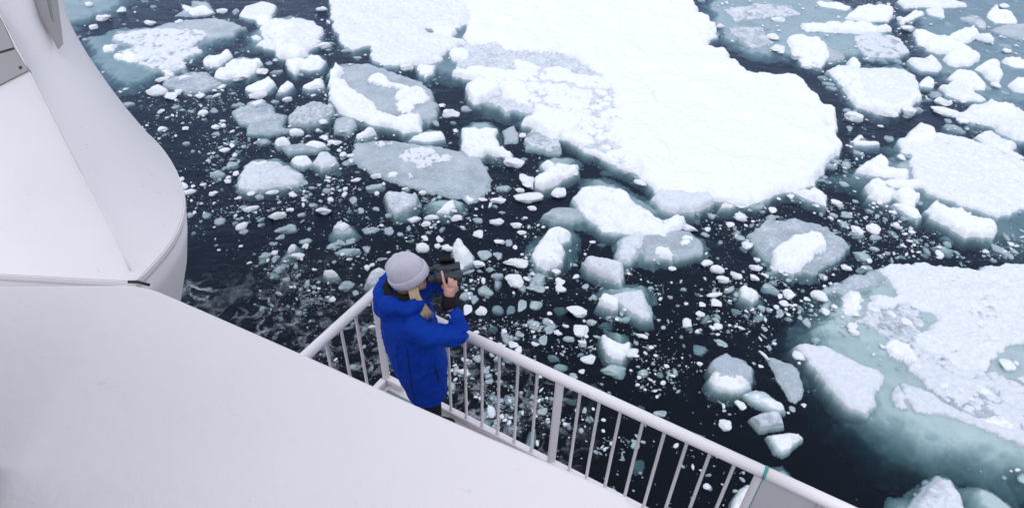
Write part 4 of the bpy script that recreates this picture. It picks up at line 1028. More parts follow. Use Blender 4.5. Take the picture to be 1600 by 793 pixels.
def brash(count, lo_px, tail, hi_px, white, seed, template, variants, keep, names):
    r = np.random.default_rng(seed)
    sx, sy = r.uniform(120, 1900, count), r.uniform(-60, 860, count)
    dn = np.full(count, 0.20)
    for (cx, cy, ax, ay, am) in DENS: dn += am * np.exp(-0.5 * (((sx - cx) / ax) ** 2 + ((sy - cy) / ay) ** 2))
    dn *= 0.10 + 4.2 * np.clip(fbm(sx / 60, sy / 30, 5, 4) + 0.26, 0, 1) ** 2.0
    ok = r.uniform(0, 1, count) < dn * keep
    sx, sy = sx[ok], sy[ok]
    hid = np.zeros(len(sx), bool)
    for pts in WATERY:
        lo, hi = pts.min(0), pts.max(0)
        m = np.nonzero((sx > lo[0]) & (sx < hi[0]) & (sy > lo[1]) & (sy < hi[1]) & ~hid)[0]
        if len(m): hid[m] = poly_sdf(sx[m], sy[m], pts) > 1
    sx, sy = sx[~hid], sy[~hid]
    n_ = len(sx)
    szp = np.minimum(lo_px * (1 + r.pareto(tail, n_)), hi_px) * (0.75 + 0.4 * (sy / 793))
    dv = ROT @ np.stack([sx - 800, sy - 396.5, np.full(n_, FOC)])
    tt = -CAM_H / dv[2]
    wx, wy = dv[0] * tt, dv[1] * tt
    rad = szp * tt * 0.5
    sub = r.uniform(0, 1, n_)
    wz = np.where(sub < white, r.uniform(-0.1, 0.3, n_) * rad, -0.35 * rad - r.uniform(0.0, 0.16, n_))
    tv, tf = template
    for sel, mat, (nm, lab) in ((sub < white, M_WHITE, names[0]), (sub >= white, M_GREY, names[1])):
        m = int(sel.sum())
        ang = r.uniform(0, 6.28, m); el = np.exp(r.normal(0, 0.25, m))
        if variants is None: v = tv[None] * (0.50 + 0.85 * r.uniform(0, 1, (m, len(tv), 1)))
        else: v = variants[r.integers(len(variants), size=m)]
        x = v[..., 0] * (rad[sel] * el)[:, None]; y = v[..., 1] * (rad[sel] / el * 1.15)[:, None]
        X = x * np.cos(ang)[:, None] - y * np.sin(ang)[:, None] + wx[sel][:, None]
        Y = x * np.sin(ang)[:, None] + y * np.cos(ang)[:, None] + wy[sel][:, None]
        Zz = v[..., 2] * (0.6 * rad[sel])[:, None] + wz[sel][:, None]
        vv = np.stack([X, Y, Zz], -1).reshape(-1, 3)
        ff = (tf[None] + len(tv) * np.arange(m)[:, None, None]).reshape(-1, 3)
        tag(link(nm, tri_mesh(nm, vv, ff), mat, smooth=False), lab, 'brash ice', kind='stuff')


brash(92000, 1.1, 2.1, 7.0, 0.34, 11, ICO0, None, 0.60, (('brash_ice', 'countless white crumbs of brash ice floating on the dark water'),
      ('drowned_slush', 'countless dim ice crumbs hanging just under the surface')))
brash(11500, 5.0, 2.4, 18.0, 0.26, 13, ICO2, np.stack([chunk_shape(900 + k, ICO2[0]) for k in range(24)]), 0.62, (('broken_brash_ice', 'small broken white ice bits strewn thickly among the floes'),
      ('drowned_brash_ice', 'small greyish waterlogged ice bits strewn thickly among the floes')))

# ------------------------------------------------------------------ the ship
Z_RAIL, Z_FOOT, Z_DECK, Z_ROOF = 8.784, 7.885, 7.85, 9.95


def V3(p, z): return (float(p[0]), float(p[1]), z)


CORNER = at(585, 457, Z_RAIL)[:2]
DR = at(1190, 735, Z_RAIL)[:2] - CORNER; DR /= np.linalg.norm(DR)
DL = np.array([-DR[1], DR[0]]);  DL = DL if DL @ (at(478, 553, Z_RAIL)[:2] - CORNER) > 0 else -DL


def along(px, py, d):
    return float((at(px, py, Z_RAIL)[:2] - CORNER) @ d)


# superstructure whose roof fills the lower left
ROOF_PX = [(-420, 448), (0, 444), (170, 443), (200, 442), (240, 449), (280, 466), (480, 553), (700, 652), (982, 771), (984, 781), (1010, 793), (1250, 905)]
roof_far = [at(x, y, Z_ROOF)[:2] for x, y in ROOF_PX]
roof_poly = roof_far + [np.array([1.6, -1.6]), np.array([-4.5, -1.6])]
ship = empty('deckhouse', (-1.4, 0.6, 0.0))
tag(ship, 'white painted deckhouse of the ship with a broad flat roof', 'deckhouse')
OFF = Vector((1.4, -0.6, 0.0))


def under(o, root, off=OFF):
    o.parent = root
    o.location = Vector(o.location) + off
    return o


inner = [np.array(p) * 0.97 + np.array([-0.02, -0.02]) for p in roof_poly]
under(prism('wall', inner, 2.4, Z_ROOF - 0.062, M_PAINT), ship)
# roof plate: a curved sheet that rolls off towards the near side, with a rounded edge
def roof_sheet():
    P = rounded(np.array(roof_poly), 1)
    lo, hi = P.min(0), P.max(0); st = 0.03
    nx, ny = [int(v) + 3 for v in (hi - lo) / st]
    gx, gy = np.meshgrid(lo[0] - st + st * np.arange(nx), lo[1] - st + st * np.arange(ny))
    return gx, gy, P


bm = bmesh.new()
vs = [bm.verts.new((p[0], p[1], Z_ROOF)) for p in rounded(np.array(roof_poly), 1)]
fc = bm.faces.new(vs); bm.normal_update()
if fc.normal.z < 0: fc.normal_flip()
ex = bmesh.ops.extrude_face_region(bm, geom=[fc])
for g in ex['geom']:
    if isinstance(g, bmesh.types.BMVert): g.co.z = Z_ROOF - 0.06
bmesh.ops.recalc_face_normals(bm, faces=bm.faces)
es = [e for e in bm.edges if all(abs(v.co.z - Z_ROOF) < 1e-6 for v in e.verts)]
bmesh.ops.bevel(bm, geom=es, offset=0.022, segments=4, profile=0.5, affect='EDGES')
me = bpy.data.meshes.new('roof'); bm.to_mesh(me); bm.free()


def roof_paint():
    M = Mat('roof_paint'); p = M.coord()
    n1 = M.noise(p, 0.9, 5, 0.6); n2 = M.noise(p, 7.0, 5, 0.7, 1.2)
    mp = M.new('ShaderNodeMapping'); mp.inputs['Rotation'].default_value = (0, 0, 0.45); mp.inputs['Scale'].default_value = (9, 30, 1); M.l.new(p, mp.inputs['Vector'])
    sc = M.noise(mp.outputs[0], 1.0, 4, 0.7, 0.4)
    c = M.mix(M.ramp(n1, [(0.3, (0, 0, 0)), (0.75, (0.6,) * 3)]), (0.765, 0.705, 0.71), (0.70, 0.65, 0.66))
    scuff = M.math('MULTIPLY', M.ramp(sc, [(0.60, (0, 0, 0)), (0.70, (0.6,) * 3)]), M.ramp(n2, [(0.53, (0, 0, 0)), (0.66, (1, 1, 1))]))
    c = M.mix(scuff, c, (0.50, 0.44, 0.45))
    return M.set(Base_Color=c, Roughness=M.math('MULTIPLY_ADD', n1, 0.2, 0.42), Specular_IOR_Level=0.35,
                 Normal=M.bump(M.math('ADD', n1, M.math('MULTIPLY', n2, 0.10)), 0.35, 0.08))


M_ROOF = roof_paint()
under(link('roof', me, M_ROOF, None, smooth=False), ship)
# hull below
hull = empty('hull', (-1.0, 0.0, 0.0)); tag(hull, 'blue painted hull of the ship below its white decks', 'hull')
hp = [np.array([-9.0, -4.0]), np.array([2.6, -4.0]), np.array([1.9, 0.4]), at(982, 771, Z_ROOF)[:2] * 0.9, at(480, 553, Z_ROOF)[:2] * 0.9, np.array([-1.5, 1.5]), np.array([-2.6, 3.6]), np.array([-4.0, 4.6]), np.array([-9.0, 4.6])]
under(prism('shell_plating', hp, -3.0, 2.35, M_HULL), hull, Vector((1.0, 0, 0)))
under(prism('white_strake', [p * 0.995 for p in hp], 2.352, 2.6, M_PAINT), hull, Vector((1.0, 0, 0)))

# balcony deck the watcher stands on
balcony = empty('balcony', V3(CORNER, Z_DECK)); tag(balcony, 'narrow white balcony deck jutting from the ship beneath the railing', 'balcony')
BO = -Vector(V3(CORNER, Z_DECK))
LEN_R, LEN_L = 3.4, 1.5
out = -(DR + DL) * 0.05
bp = [CORNER + out, CORNER + DR * LEN_R + out, CORNER + DR * LEN_R + DL * 1.6, CORNER + DL * 1.6 + out]
under(prism('deck_slab', bp, Z_DECK - 0.12, Z_DECK, M_PAINT), balcony, BO)
ip = [CORNER + (DR + DL) * 0.06, CORNER + DR * (LEN_R - 0.05) + DL * 0.06, CORNER + DR * (LEN_R - 0.05) + DL * 1.5, CORNER + DL * 1.5 + DR * 0.06]
under(prism('deck_covering', ip, Z_DECK + 0.001, Z_DECK + 0.005, M_DECK), balcony, BO)
under(beam('support_bracket', V3(CORNER + DR * 0.5 + DL * 0.25, Z_DECK - 0.125), V3(CORNER + DR * 0.5 + DL * 1.2, Z_DECK - 1.3), 0.09, 0.12, M_PAINT), balcony, BO)
under(beam('support_bracket', V3(CORNER + DR * 2.3 + DL * 0.25, Z_DECK - 0.125), V3(CORNER + DR * 2.3 + DL * 1.2, Z_DECK - 1.3), 0.09, 0.12, M_PAINT), balcony, BO)

# railing ---------------------------------------------------------------------
rail = empty('railing', V3(CORNER, Z_DECK)); tag(rail, 'white painted steel railing meeting in a corner behind the person', 'railing')


def rpart(o): return under(o, rail, BO)


R_TOP = 0.035
T_PANEL = along(1193, 737, DR)
rpart(tube('handrail', [V3(CORNER - DR * 0.012, Z_RAIL), V3(CORNER + DR * T_PANEL, Z_RAIL)], R_TOP, M_RAIL, seg=20))
rpart(tube('handrail', [V3(CORNER + DR * (T_PANEL + 0.016), Z_RAIL), V3(CORNER + DR * LEN_R, Z_RAIL)], R_TOP, M_RAIL, seg=20))
rpart(tube('handrail', [V3(CORNER - DL * 0.012, Z_RAIL - 0.001), V3(CORNER + DL * LEN_L, Z_RAIL - 0.001)], R_TOP, M_RAIL, seg=20))
rpart(tube('weld_collar', [V3(CORNER + DR * (T_PANEL + 0.001), Z_RAIL), V3(CORNER + DR * (T_PANEL + 0.015), Z_RAIL)], R_TOP + 0.003, M_TEAL, seg=20))
rpart(beam('foot_rail', V3(CORNER - DR * 0.02, Z_FOOT), V3(CORNER + DR * 0.155, Z_FOOT), 0.05, 0.055, M_RAIL))
rpart(beam('foot_rail', V3(CORNER + DR * 0.40, Z_FOOT), V3(CORNER + DR * LEN_R, Z_FOOT), 0.05, 0.055, M_RAIL))
rpart(beam('foot_rail', V3(CORNER + DL * 0.032, Z_FOOT), V3(CORNER + DL * LEN_L, Z_FOOT), 0.05, 0.055, M_RAIL))


def post(c):
    return rpart(beam('post', V3(c, Z_DECK + 0.004), V3(c, Z_RAIL - 0.022), 0.054, 0.030, M_RAIL, bevel=0.008))


T_POST = along(872, 596, DR)
post(CORNER + DR * 0.006 + DL * 0.006)
post(CORNER + DR * T_POST)
post(CORNER + DR * (T_PANEL - 0.01))
post(CORNER + DL * (T_POST * 0.9))
bal_px = [(720, 528), (747.5, 541), (775.7, 553), (805, 567), (835.7, 581), (904, 611), (934.5, 625), (968, 640), (1003.7, 656), (1038, 672), (1073.7, 688), (1110, 705), (1149, 722)]
ts = [along(x, y, DR) for x, y in bal_px]
gap = (ts[4] - ts[0]) / 4
ts = [ts[0] - gap * 2, ts[0] - gap * 3, ts[0] - gap] + ts
lts = [along(x, y, DL) for x, y in [(556, 486), (533.5, 507), (509.6, 529)]]
lts += [lts[-1] + (lts[-1] - lts[-2]) * k for k in (1, 2, 3, 4)]
bz0, bz1 = Z_FOOT + 0.029, Z_RAIL - 0.03
v, f = tube_data([(0, 0, z) for z in (0, 0.006, 0.012, 0.3, bz1 - bz0 - 0.012, bz1 - bz0 - 0.005, bz1 - bz0)], [0.016, 0.014, 0.0105, 0.0105, 0.0105, 0.014, 0.016], 10)
bal_me = mesh_from('baluster', v, f); bal_me.materials.append(M_RAIL); bal_me.polygons.foreach_set('use_smooth', np.ones(len(bal_me.polygons), bool))
for c in [CORNER + DR * t for t in ts if t > 0.05] + [CORNER + DL * t for t in lts]:
    o = bpy.data.objects.new('baluster', bal_me); col.objects.link(o); o.parent = rail
    o.location = Vector((c[0], c[1], bz0)) + BO
# infill panel past the teal joint
pc = CORNER + DR * (T_PANEL + 0.02)
rpart(beam('infill_panel', V3(CORNER + DR * (T_PANEL + 0.012), (Z_FOOT + Z_RAIL) / 2), V3(CORNER + DR * LEN_R, (Z_FOOT + Z_RAIL) / 2), 0.012, Z_RAIL - Z_FOOT - 0.075, M_PANEL, bevel=0.002))
rpart(beam('panel_edge_strip', V3(CORNER + DR * (T_PANEL + 0.006), Z_FOOT + 0.03), V3(CORNER + DR * (T_PANEL + 0.006), Z_RAIL - 0.03), 0.010, 0.016, M_TEAL, bevel=0.002))
for k in (0.30, 0.9, 1.5):
    q = CORNER + DR * (T_PANEL + k) + DL * 0.012
    rpart(beam('panel_stiffener', V3(q, Z_FOOT + 0.03), V3(q, Z_RAIL - 0.03), 0.012, 0.03, M_PANEL, bevel=0.002))

# the slanted tower at the upper left -----------------------------------------
ZR, ZT = 7.0, 8.5
rim_px = [(212, 440), (240, 411), (262, 386), (279, 358), (287, 330), (287, 302), (276, 268), (254, 232), (224, 202), (190, 181), (150, 172)]
top_px = [(45, 113), (48, 106), (51, 99), (54, 92), (58, 83), (63, 72), (69, 58), (76, 42), (83, 26), (91, 8), (97, -4)]
RIM = np.array([at(x, y, ZR) for x, y in rim_px])
# even out the rim with a smooth closed-form resampling
def resample(P, n):
    P = np.asarray(P)
    for _ in range(3):
        Q = [P[0]]
        for a, b in zip(P[:-1], P[1:]): Q += [0.75 * a + 0.25 * b, 0.25 * a + 0.75 * b]
        P = np.array(Q + [P[-1]])
    s = np.concatenate([[0], np.cumsum(np.linalg.norm(np.diff(P, axis=0), axis=1))]); u = np.linspace(0, s[-1], n)
    return np.stack([np.interp(u, s, P[:, k]) for k in range(3)], 1)


NT = 40
RIM = resample(RIM, NT); TOP = resample([at(x, y, ZT) for x, y in top_px], NT)
back_rim = np.array([RIM[-1] + [-5, 1.5, 0], RIM[0] + [-7.0, 0.2, 0]])
back_top = np.array([TOP[-1] + [-5, 0.5, 0], TOP[0] + [-6.0, -0.2, 0]])
RIMF, TOPF = np.concatenate([RIM, back_rim]), np.concatenate([TOP, back_top])
tower = empty('ship_tower', (-4.5, 6.5, 0.0)); tag(tower, 'white slanted steel tower of the ship with a rounded skirt and grey windows', 'ship tower')
TOFF = Vector((4.5, -6.5, 0))


def tpart(o): return under(o, tower, TOFF)


rings = []
for t in (0, 0.004, 0.02, 0.06, 0.14, 0.25, 0.4, 0.6, 0.8, 1.0, 1.6, 2.0):
    # the skirt flares a little near the rim
    w = t + 0.035 * math.sin(min(t, 0.5) * 2 * math.pi) if t < 0.5 else t
    xy = RIMF + (TOPF - RIMF) * w
    xy[:, 2] = ZR + (ZT - ZR) * t
    rings.append(xy)
v, f = loft_data(rings)
ob = tpart(link('casing', mesh_from('casing', v, f), M_PAINT))
ob.data.polygons.foreach_set('use_smooth', np.array([len(p.vertices) == 4 for p in ob.data.polygons], bool))
# mark the corner crease
cen = RIMF.mean(0)


def inset(P, d):
    Q = P.copy()
    n = len(P)
    for i in range(n):
        a, b = P[(i - 1) % n], P[(i + 1) % n]
        t = (b - a)[:2]; t /= np.linalg.norm(t) + 1e-9
        nn = np.array([t[1], -t[0]])
        if nn @ (cen[:2] - P[i][:2]) < 0: nn = -nn
        Q[i, :2] += nn * d
    return Q


low = []
for z, d in ((ZR - 0.002, -0.012), (ZR - 0.05, -0.016), (ZR - 0.10, 0.0)):
    q = inset(RIMF, d); q[:, 2] = z; low.append(q)
v, f = loft_data(low[::-1]); tpart(link('skirt_flange', mesh_from('skirt_flange', v, f), M_PAINT, smooth=False))
low = []
for z, d in ((ZR - 0.101, 0.0), (ZR - 0.4, 0.06), (ZR - 0.8, 0.17), (ZR - 1.3, 0.36), (ZR - 2.2, 0.75), (ZR - 3.2, 1.05), (2.6, 1.2), (-1.0, 1.3)):
    q = inset(RIMF, d); q[:, 2] = z; low.append(q)
v, f = loft_data(low[::-1]); tpart(link('bow_plating', mesh_from('bow_plating', v, f), M_PAINT))


def on_casing(i, t, lift=0.004):
    p = RIMF[i] + (TOPF[i] - RIMF[i]) * t; p[2] = ZR + (ZT - ZR) * t
    n = np.cross(RIMF[min(i + 1, NT - 1)] - RIMF[max(i - 1, 0)], TOPF[i] - RIMF[i]); n /= np.linalg.norm(n)
    if n @ (np.array([0, 0, CAM_H]) - p) < 0: n = -n
    return p + n * lift


for i in (0,):
    tpart(tube('weld_seam', [on_casing(i, t, 0.002) for t in np.linspace(0.05, 1.7, 24)], 0.006, M_PAINT, seg=8))


def plate_at(name, pts, z_list, mat, th=0.03, root=None):
    """A thin plate whose corners lie where the picture shows them."""
    P = np.array([at(x, y, z) for (x, y), z in zip(pts, z_list)])
    n = np.cross(P[1] - P[0], P[2] - P[0]); n /= np.linalg.norm(n)
    if n @ (np.array([0, 0, CAM_H]) - P[0]) < 0: n = -n
    k = len(P)
    vv = [p + n * th for p in P] + [p - n * th for p in P]
    ff = [tuple(range(k)), tuple(range(k, 2 * k))[::-1]] + [(i, i + k, (i + 1) % k + k, (i + 1) % k) for i in range(k)]
    o = link(name, mesh_from(name, vv, ff), mat, smooth=False)
    bm = bmesh.new(); bm.from_mesh(o.data); bmesh.ops.recalc_face_normals(bm, faces=bm.faces); bm.to_mesh(o.data); bm.free()
    return o


def glassy(name, c):
    M = Mat(name); return M.set(Base_Color=c, Roughness=0.15, Specular_IOR_Level=0.6)


M_GLASS = glassy('dim_window_glass', (0.03, 0.035, 0.04))
# grey recess on the near face, and the narrow window by the top border


def on_plane(px, py, P, lift):
    """Where the sight line through a picture point meets the plane of three points."""
    n = np.cross(P[1] - P[0], P[2] - P[0]); n /= np.linalg.norm(n)
    eye = np.array([0, 0, CAM_H]); n = n if n @ (eye - P[0]) > 0 else -n
    d = at(px, py, 0.0) - eye
    return eye + d * ((P[0] + n * lift - eye) @ n) / (d @ n), n


def plate_on(name, pts, plane, mat, lift, th):
    Q = [on_plane(x, y, plane, lift) for x, y in pts]; n = Q[0][1]; k = len(Q)
    vv = [q for q, _ in Q] + [q - n * th for q, _ in Q]
    ff = [tuple(range(k)), tuple(range(k, 2 * k))[::-1]] + [(i, i + k, (i + 1) % k + k, (i + 1) % k) for i in range(k)]
    me = mesh_from(name, vv, ff)
    bm = bmesh.new(); bm.from_mesh(me); bmesh.ops.recalc_face_normals(bm, faces=bm.faces); bm.to_mesh(me); bm.free()
    return link(name, me, mat, smooth=False)


FRONT = (RIMF[0], TOPF[0], TOPF[-1])
SIDE = (RIMF[16], TOPF[0], TOPF[NT - 1])
w1 = tpart(plate_on('window', [(-90, -10), (-12, 8), (5, 38), (22, 76), (44, 110), (-10, 137), (-90, 170)], FRONT, M_STEEL, 0.02, 0.06))
plate_on('glazing_bar', [(-90, 106), (21, 74), (22.5, 77), (-90, 110)], FRONT, M_DARK, 0.024, 0.01).parent = w1
plate_on('bolt', [(29, 104), (33, 103), (34, 107), (30, 108)], FRONT, M_DARK, 0.026, 0.012).parent = w1
w2 = tpart(plate_on('window', [(58, -20), (88, -20), (99, 69), (86, 44), (72, 18)], SIDE, M_STEEL, 0.16, 0.1))
plate_on('pane', [(71, -12), (77, -14), (84, 34), (79, 24)], SIDE, M_GLASS, 0.164, 0.01).parent = w2
tpart(tube('dark_strip', [at(200, 440, 7.03), at(215, 440, 7.02), at(234, 445, 6.97)], 0.016, M_DARK, seg=8))  # thin dark tube along the black gap at the rim

# unseen wall added beside the camera to shade the near corner of the roof
wp = at(-3, 803, Z_ROOF)[:2]
shade_wall = empty('shade_wall', V3(wp, Z_ROOF)); tag(shade_wall, 'dark wall added out of view to shade the near roof corner', 'shade_wall')
WO = -Vector(V3(wp, Z_ROOF))
wpoly = [wp, at(-5, 725, Z_ROOF)[:2], at(-5, 725, Z_ROOF)[:2] + [-1.8, 0.0], wp + [-2.0, -2.2], wp + [0.12, -2.2]]
under(prism('wall', wpoly, Z_ROOF - 1.5, Z_ROOF + 2.3, M_DARK), shade_wall, WO)
under(prism('wall_cap', [p + (p - np.mean(wpoly, axis=0)) * 0.02 for p in wpoly], Z_ROOF + 2.302, Z_ROOF + 2.36, M_PAINT), shade_wall, WO)

# ------------------------------------------------------------------ the watcher
def fuse(name, datas, voxel, iters):
    """One continuous skin over several overlapping closed shapes."""
    v, f = [], []
    for dv_, df_ in datas:
        k = len(v); v += [tuple(map(float, p)) for p in dv_]; f += [tuple(i + k for i in q) for q in df_]
    me = mesh_from(name, v, f)
    o = bpy.data.objects.new(name + '_tmp', me); col.objects.link(o)
    bm = bmesh.new(); bm.from_mesh(me); bmesh.ops.recalc_face_normals(bm, faces=bm.faces); bm.to_mesh(me); bm.free()
    m = o.modifiers.new('r', 'REMESH'); m.mode = 'VOXEL'; m.voxel_size = voxel
    if iters:
        s = o.modifiers.new('s', 'SMOOTH'); s.factor = 0.5; s.iterations = iters
    dg = bpy.context.evaluated_depsgraph_get()
    out = bpy.data.meshes.new_from_object(o.evaluated_get(dg)); out.name = name
    bpy.data.objects.remove(o); bpy.data.meshes.remove(me)
    return out


def ball(c, r, n=14, m=20):
    rings = []
    for i in range(n + 1):
        t = math.pi * (i + 0.02) / (n + 0.04)
        rings.append([(c[0] + r[0] * math.sin(t) * math.cos(2 * math.pi * k / m), c[1] + r[1] * math.sin(t) * math.sin(2 * math.pi * k / m), c[2] - r[2] * math.cos(t)) for k in range(m)])
    return loft_data(rings)


def oval_loft(rows, m=28, pw=2.3):
    rings = []
    for (z, cx, cy, a, b) in rows:
        ring = []
        for k in range(m):
            t = 2 * math.pi * k / m; c, s = math.cos(t), math.sin(t)
            ring.append((cx + a * math.copysign(abs(c) ** (2 / pw), c), cy + b * math.copysign(abs(s) ** (2 / pw), s), z))
        rings.append(ring)
    return loft_data(rings)


def limb(pts, rads, seg=16, sub=5):
    P = [np.array(p, float) for p in pts]; path, rr = [], []
    for i in range(len(P) - 1):
        for k in range(sub):
            u = k / sub
            p0, p1, p2, p3 = P[max(i - 1, 0)], P[i], P[i + 1], P[min(i + 2, len(P) - 1)]
            path.append(0.5 * (2 * p1 + (p2 - p0) * u + (2 * p0 - 5 * p1 + 4 * p2 - p3) * u * u + (3 * p1 - p0 - 3 * p2 + p3) * u ** 3))
            rr.append(rads[i] * (1 - u) + rads[i + 1] * u)
    path.append(P[-1]); rr.append(rads[-1])
    return tube_data(path, rr, seg)


FACE = math.radians(12)
SC = 0.985
head_w = at(640, 432, Z_DECK + 1.60 * SC)
person = empty('person', (head_w[0] - 0.02, head_w[1], Z_DECK + 0.006), FACE)
person.scale = (SC,) * 3
tag(person, 'person in a royal blue parka and pale knitted hat looking through binoculars', 'person')
WR, EL, SH = (0.225, -0.128, 1.470), (0.268, -0.208, 1.300), (0.0, -0.195, 1.385)
WL, ELL, SHL = (0.215, 0.115, 1.490), (0.27, 0.26, 1.28), (0.0, 0.195, 1.385)

M_ = Mat('skin'); p_ = M_.coord()
M_SKIN = M_.set(Base_Color=M_.ramp(M_.noise(p_, 30, 3), [(0.3, (0.50, 0.25, 0.20)), (0.7, (0.62, 0.35, 0.28))]), Roughness=0.5, Subsurface_Weight=0.05)


def cloth(name, c, scale=240.0, strength=0.25, rough=0.8):
    M = Mat(name); p = M.coord()
    n = M.noise(p, 5, 4, 0.6); fine = M.noise(p, scale, 2, 0.5)
    colr = M.mix(M.ramp(n, [(0.3, (0, 0, 0)), (0.75, (1, 1, 1))]), tuple(x * 0.82 for x in c), c)
    return M.set(Base_Color=colr, Roughness=rough, Specular_IOR_Level=0.15, Normal=M.bump(fine, strength, 0.003))


M_COAT = cloth('blue_parka_fabric', (0.002, 0.040, 0.34), rough=0.8)
M_BLACK = cloth('black_knit', (0.012, 0.012, 0.014))
M_TROUSER = cloth('black_trousers', (0.014, 0.014, 0.018))
M_HAT = cloth('lilac_grey_knit', (0.58, 0.545, 0.625), 110, 0.9, 0.95)
M_HAIR = cloth('blond_hair', (0.62, 0.47, 0.30), 60, 0.4, 0.5)
M_BINO = cloth('dark_rubber_armour', (0.014, 0.019, 0.030), 300, 0.15, 0.45)
M_BINO.node_tree.nodes['Principled BSDF'].inputs['Specular IOR Level'].default_value = 0.5


def finger(base, pts, r0=0.0088, r1=0.0070):
    return limb([base, *pts], [r0 + 0.001] + [r0 + (r1 - r0) * k / len(pts) for k in range(1, len(pts) + 1)], 8, 3)


shapes = [
    ball((0.015, 0, 1.615), (0.098, 0.076, 0.118)), ball((0.06, 0, 1.555), (0.056, 0.052, 0.066)), ball((0.112, 0, 1.582), (0.020, 0.014, 0.022)), ball((0.088, 0, 1.512), (0.024, 0.026, 0.02)),
    ball((0.105, 0, 1.546), (0.014, 0.026, 0.008)), ball((0.0, -0.078, 1.59), (0.020, 0.010, 0.032)), ball((0.0, 0.078, 1.59), (0.020, 0.010, 0.032)),
    ball((0.100, -0.03, 1.606), (0.014, 0.022, 0.012)), ball((0.100, 0.03, 1.606), (0.014, 0.022, 0.012)),
    limb([(-0.01, 0, 1.40), (0.005, 0, 1.56)], [0.062, 0.056]),
    oval_loft([(0.86, 0, 0, 0.11, 0.16), (1.0, 0, 0, 0.105, 0.145), (1.2, 0, 0, 0.11, 0.15), (1.36, 0, 0, 0.10, 0.17), (1.42, 0, 0, 0.06, 0.08)]),
    limb([SH, EL, WR], [0.052, 0.042, 0.028]), limb([SHL, ELL, WL], [0.052, 0.042, 0.028]),
    limb([(0.03, -0.095, 0.90), (0.07, -0.10, 0.48), (0.05, -0.10, 0.06)], [0.085, 0.058, 0.040]), limb([(0.03, 0.095, 0.90), (0.07, 0.10, 0.48), (0.05, 0.10, 0.06)], [0.085, 0.058, 0.040]),
    # bare hand closed on the near barrel, index finger stretched over the top
    limb([WR, (0.232, -0.104, 1.520), (0.240, -0.092, 1.556)], [0.027, 0.034, 0.032]), ball((0.262, -0.097, 1.552), (0.026, 0.016, 0.034)), ball((0.222, -0.094, 1.556), (0.022, 0.016, 0.030)),
    finger((0.212, -0.094, 1.575), [(0.206, -0.086, 1.612), (0.202, -0.066, 1.638), (0.200, -0.040, 1.646)], 0.0095, 0.0078),
    finger((0.234, -0.098, 1.572), [(0.235, -0.102, 1.594), (0.236, -0.092, 1.612), (0.237, -0.074, 1.616)], 0.0095, 0.0082),
    finger((0.253, -0.100, 1.566), [(0.255, -0.104, 1.587), (0.256, -0.094, 1.604), (0.257, -0.076, 1.608)], 0.0092, 0.0080),
    finger((0.271, -0.100, 1.556), [(0.274, -0.103, 1.576), (0.275, -0.094, 1.592), (0.276, -0.078, 1.596)], 0.0085, 0.0072),
    finger((0.214, -0.085, 1.540), [(0.200, -0.064, 1.548), (0.206, -0.046, 1.552), (0.216, -0.030, 1.556)], 0.0098, 0.0085),
    ball((0.10, -0.10, 0.05), (0.12, 0.045, 0.045)), ball((0.10, 0.10, 0.05), (0.12, 0.045, 0.045)),
]
body = link('body', fuse('body', shapes, 0.0055, 2), M_SKIN, person)

# parka
torso = oval_loft([(0.605, 0.064, 0, 0.120, 0.172), (0.620, 0.064, 0, 0.138, 0.190), (0.72, 0.055, 0, 0.152, 0.200), (0.87, 0.036, 0, 0.172, 0.216), (1.0, 0.018, 0, 0.178, 0.222), (1.10, 0.004, 0, 0.176, 0.222), (1.22, -0.008, 0, 0.170, 0.222),
                   (1.33, -0.014, 0, 0.152, 0.222), (1.41, -0.018, 0, 0.125, 0.19), (1.465, -0.01, 0, 0.10, 0.125), (1.50, 0.0, 0, 0.088, 0.095)])
hood = limb([(0.085, -0.085, 1.455), (0.02, -0.135, 1.480), (-0.07, -0.130, 1.488), (-0.125, -0.075, 1.480), (-0.142, 0, 1.476), (-0.125, 0.075, 1.480), (-0.07, 0.130, 1.488), (0.02, 0.135, 1.480), (0.085, 0.085, 1.455)],
            [0.036, 0.048, 0.054, 0.057, 0.058, 0.057, 0.054, 0.048, 0.036])
coat_me = fuse('parka', [torso, hood, ball((-0.125, 0, 1.405), (0.08, 0.14, 0.10)), limb([(0.085, -0.085, 1.455), (0.115, 0, 1.43), (0.085, 0.085, 1.455)], [0.04, 0.04, 0.04]),
                         limb([(-0.02, -0.15, 1.375), (0.10, -0.225, 1.335), EL, (0.268, -0.18, 1.378), (0.232, -0.138, 1.452)], [0.082, 0.076, 0.064, 0.056, 0.048]),
                         limb([(-0.02, 0.15, 1.375), (0.10, 0.225, 1.335), ELL, (0.238, 0.185, 1.385), (0.222, 0.125, 1.470)], [0.082, 0.076, 0.064, 0.056, 0.048])], 0.009, 6)
nv = len(coat_me.vertices); co = np.empty(nv * 3); coat_me.vertices.foreach_get('co', co); co = co.reshape(-1, 3)
no = np.empty(nv * 3); coat_me.vertices.foreach_get('normal', no); no = no.reshape(-1, 3)
an = np.arctan2(co[:, 1], co[:, 0])
wr = 1 - np.abs(2 * fbm(co[:, 2] * 7.5 + 1.6 * np.sin(an * 2), an * 1.3 + co[:, 2] * 1.5, 61, 3))        # cross creases
vr = 1 - np.abs(2 * fbm(an * 2.6, co[:, 2] * 1.9, 67, 3))
fold = 0.010 * (wr - 0.7) * np.clip((co[:, 2] - 0.85) / 0.2, 0.25, 1) + 0.009 * (vr - 0.7) + 0.004 * fbm(co[:, 0] * 40, co[:, 2] * 40 + co[:, 1] * 30, 71, 3)
rg = 1 - np.abs(2 * fbm(co[:, 0] * 8 + co[:, 1] * 5, co[:, 2] * 12 - co[:, 0] * 4 + co[:, 1] * 3, 73, 3))
fold = fold + 0.011 * (rg - 0.7)
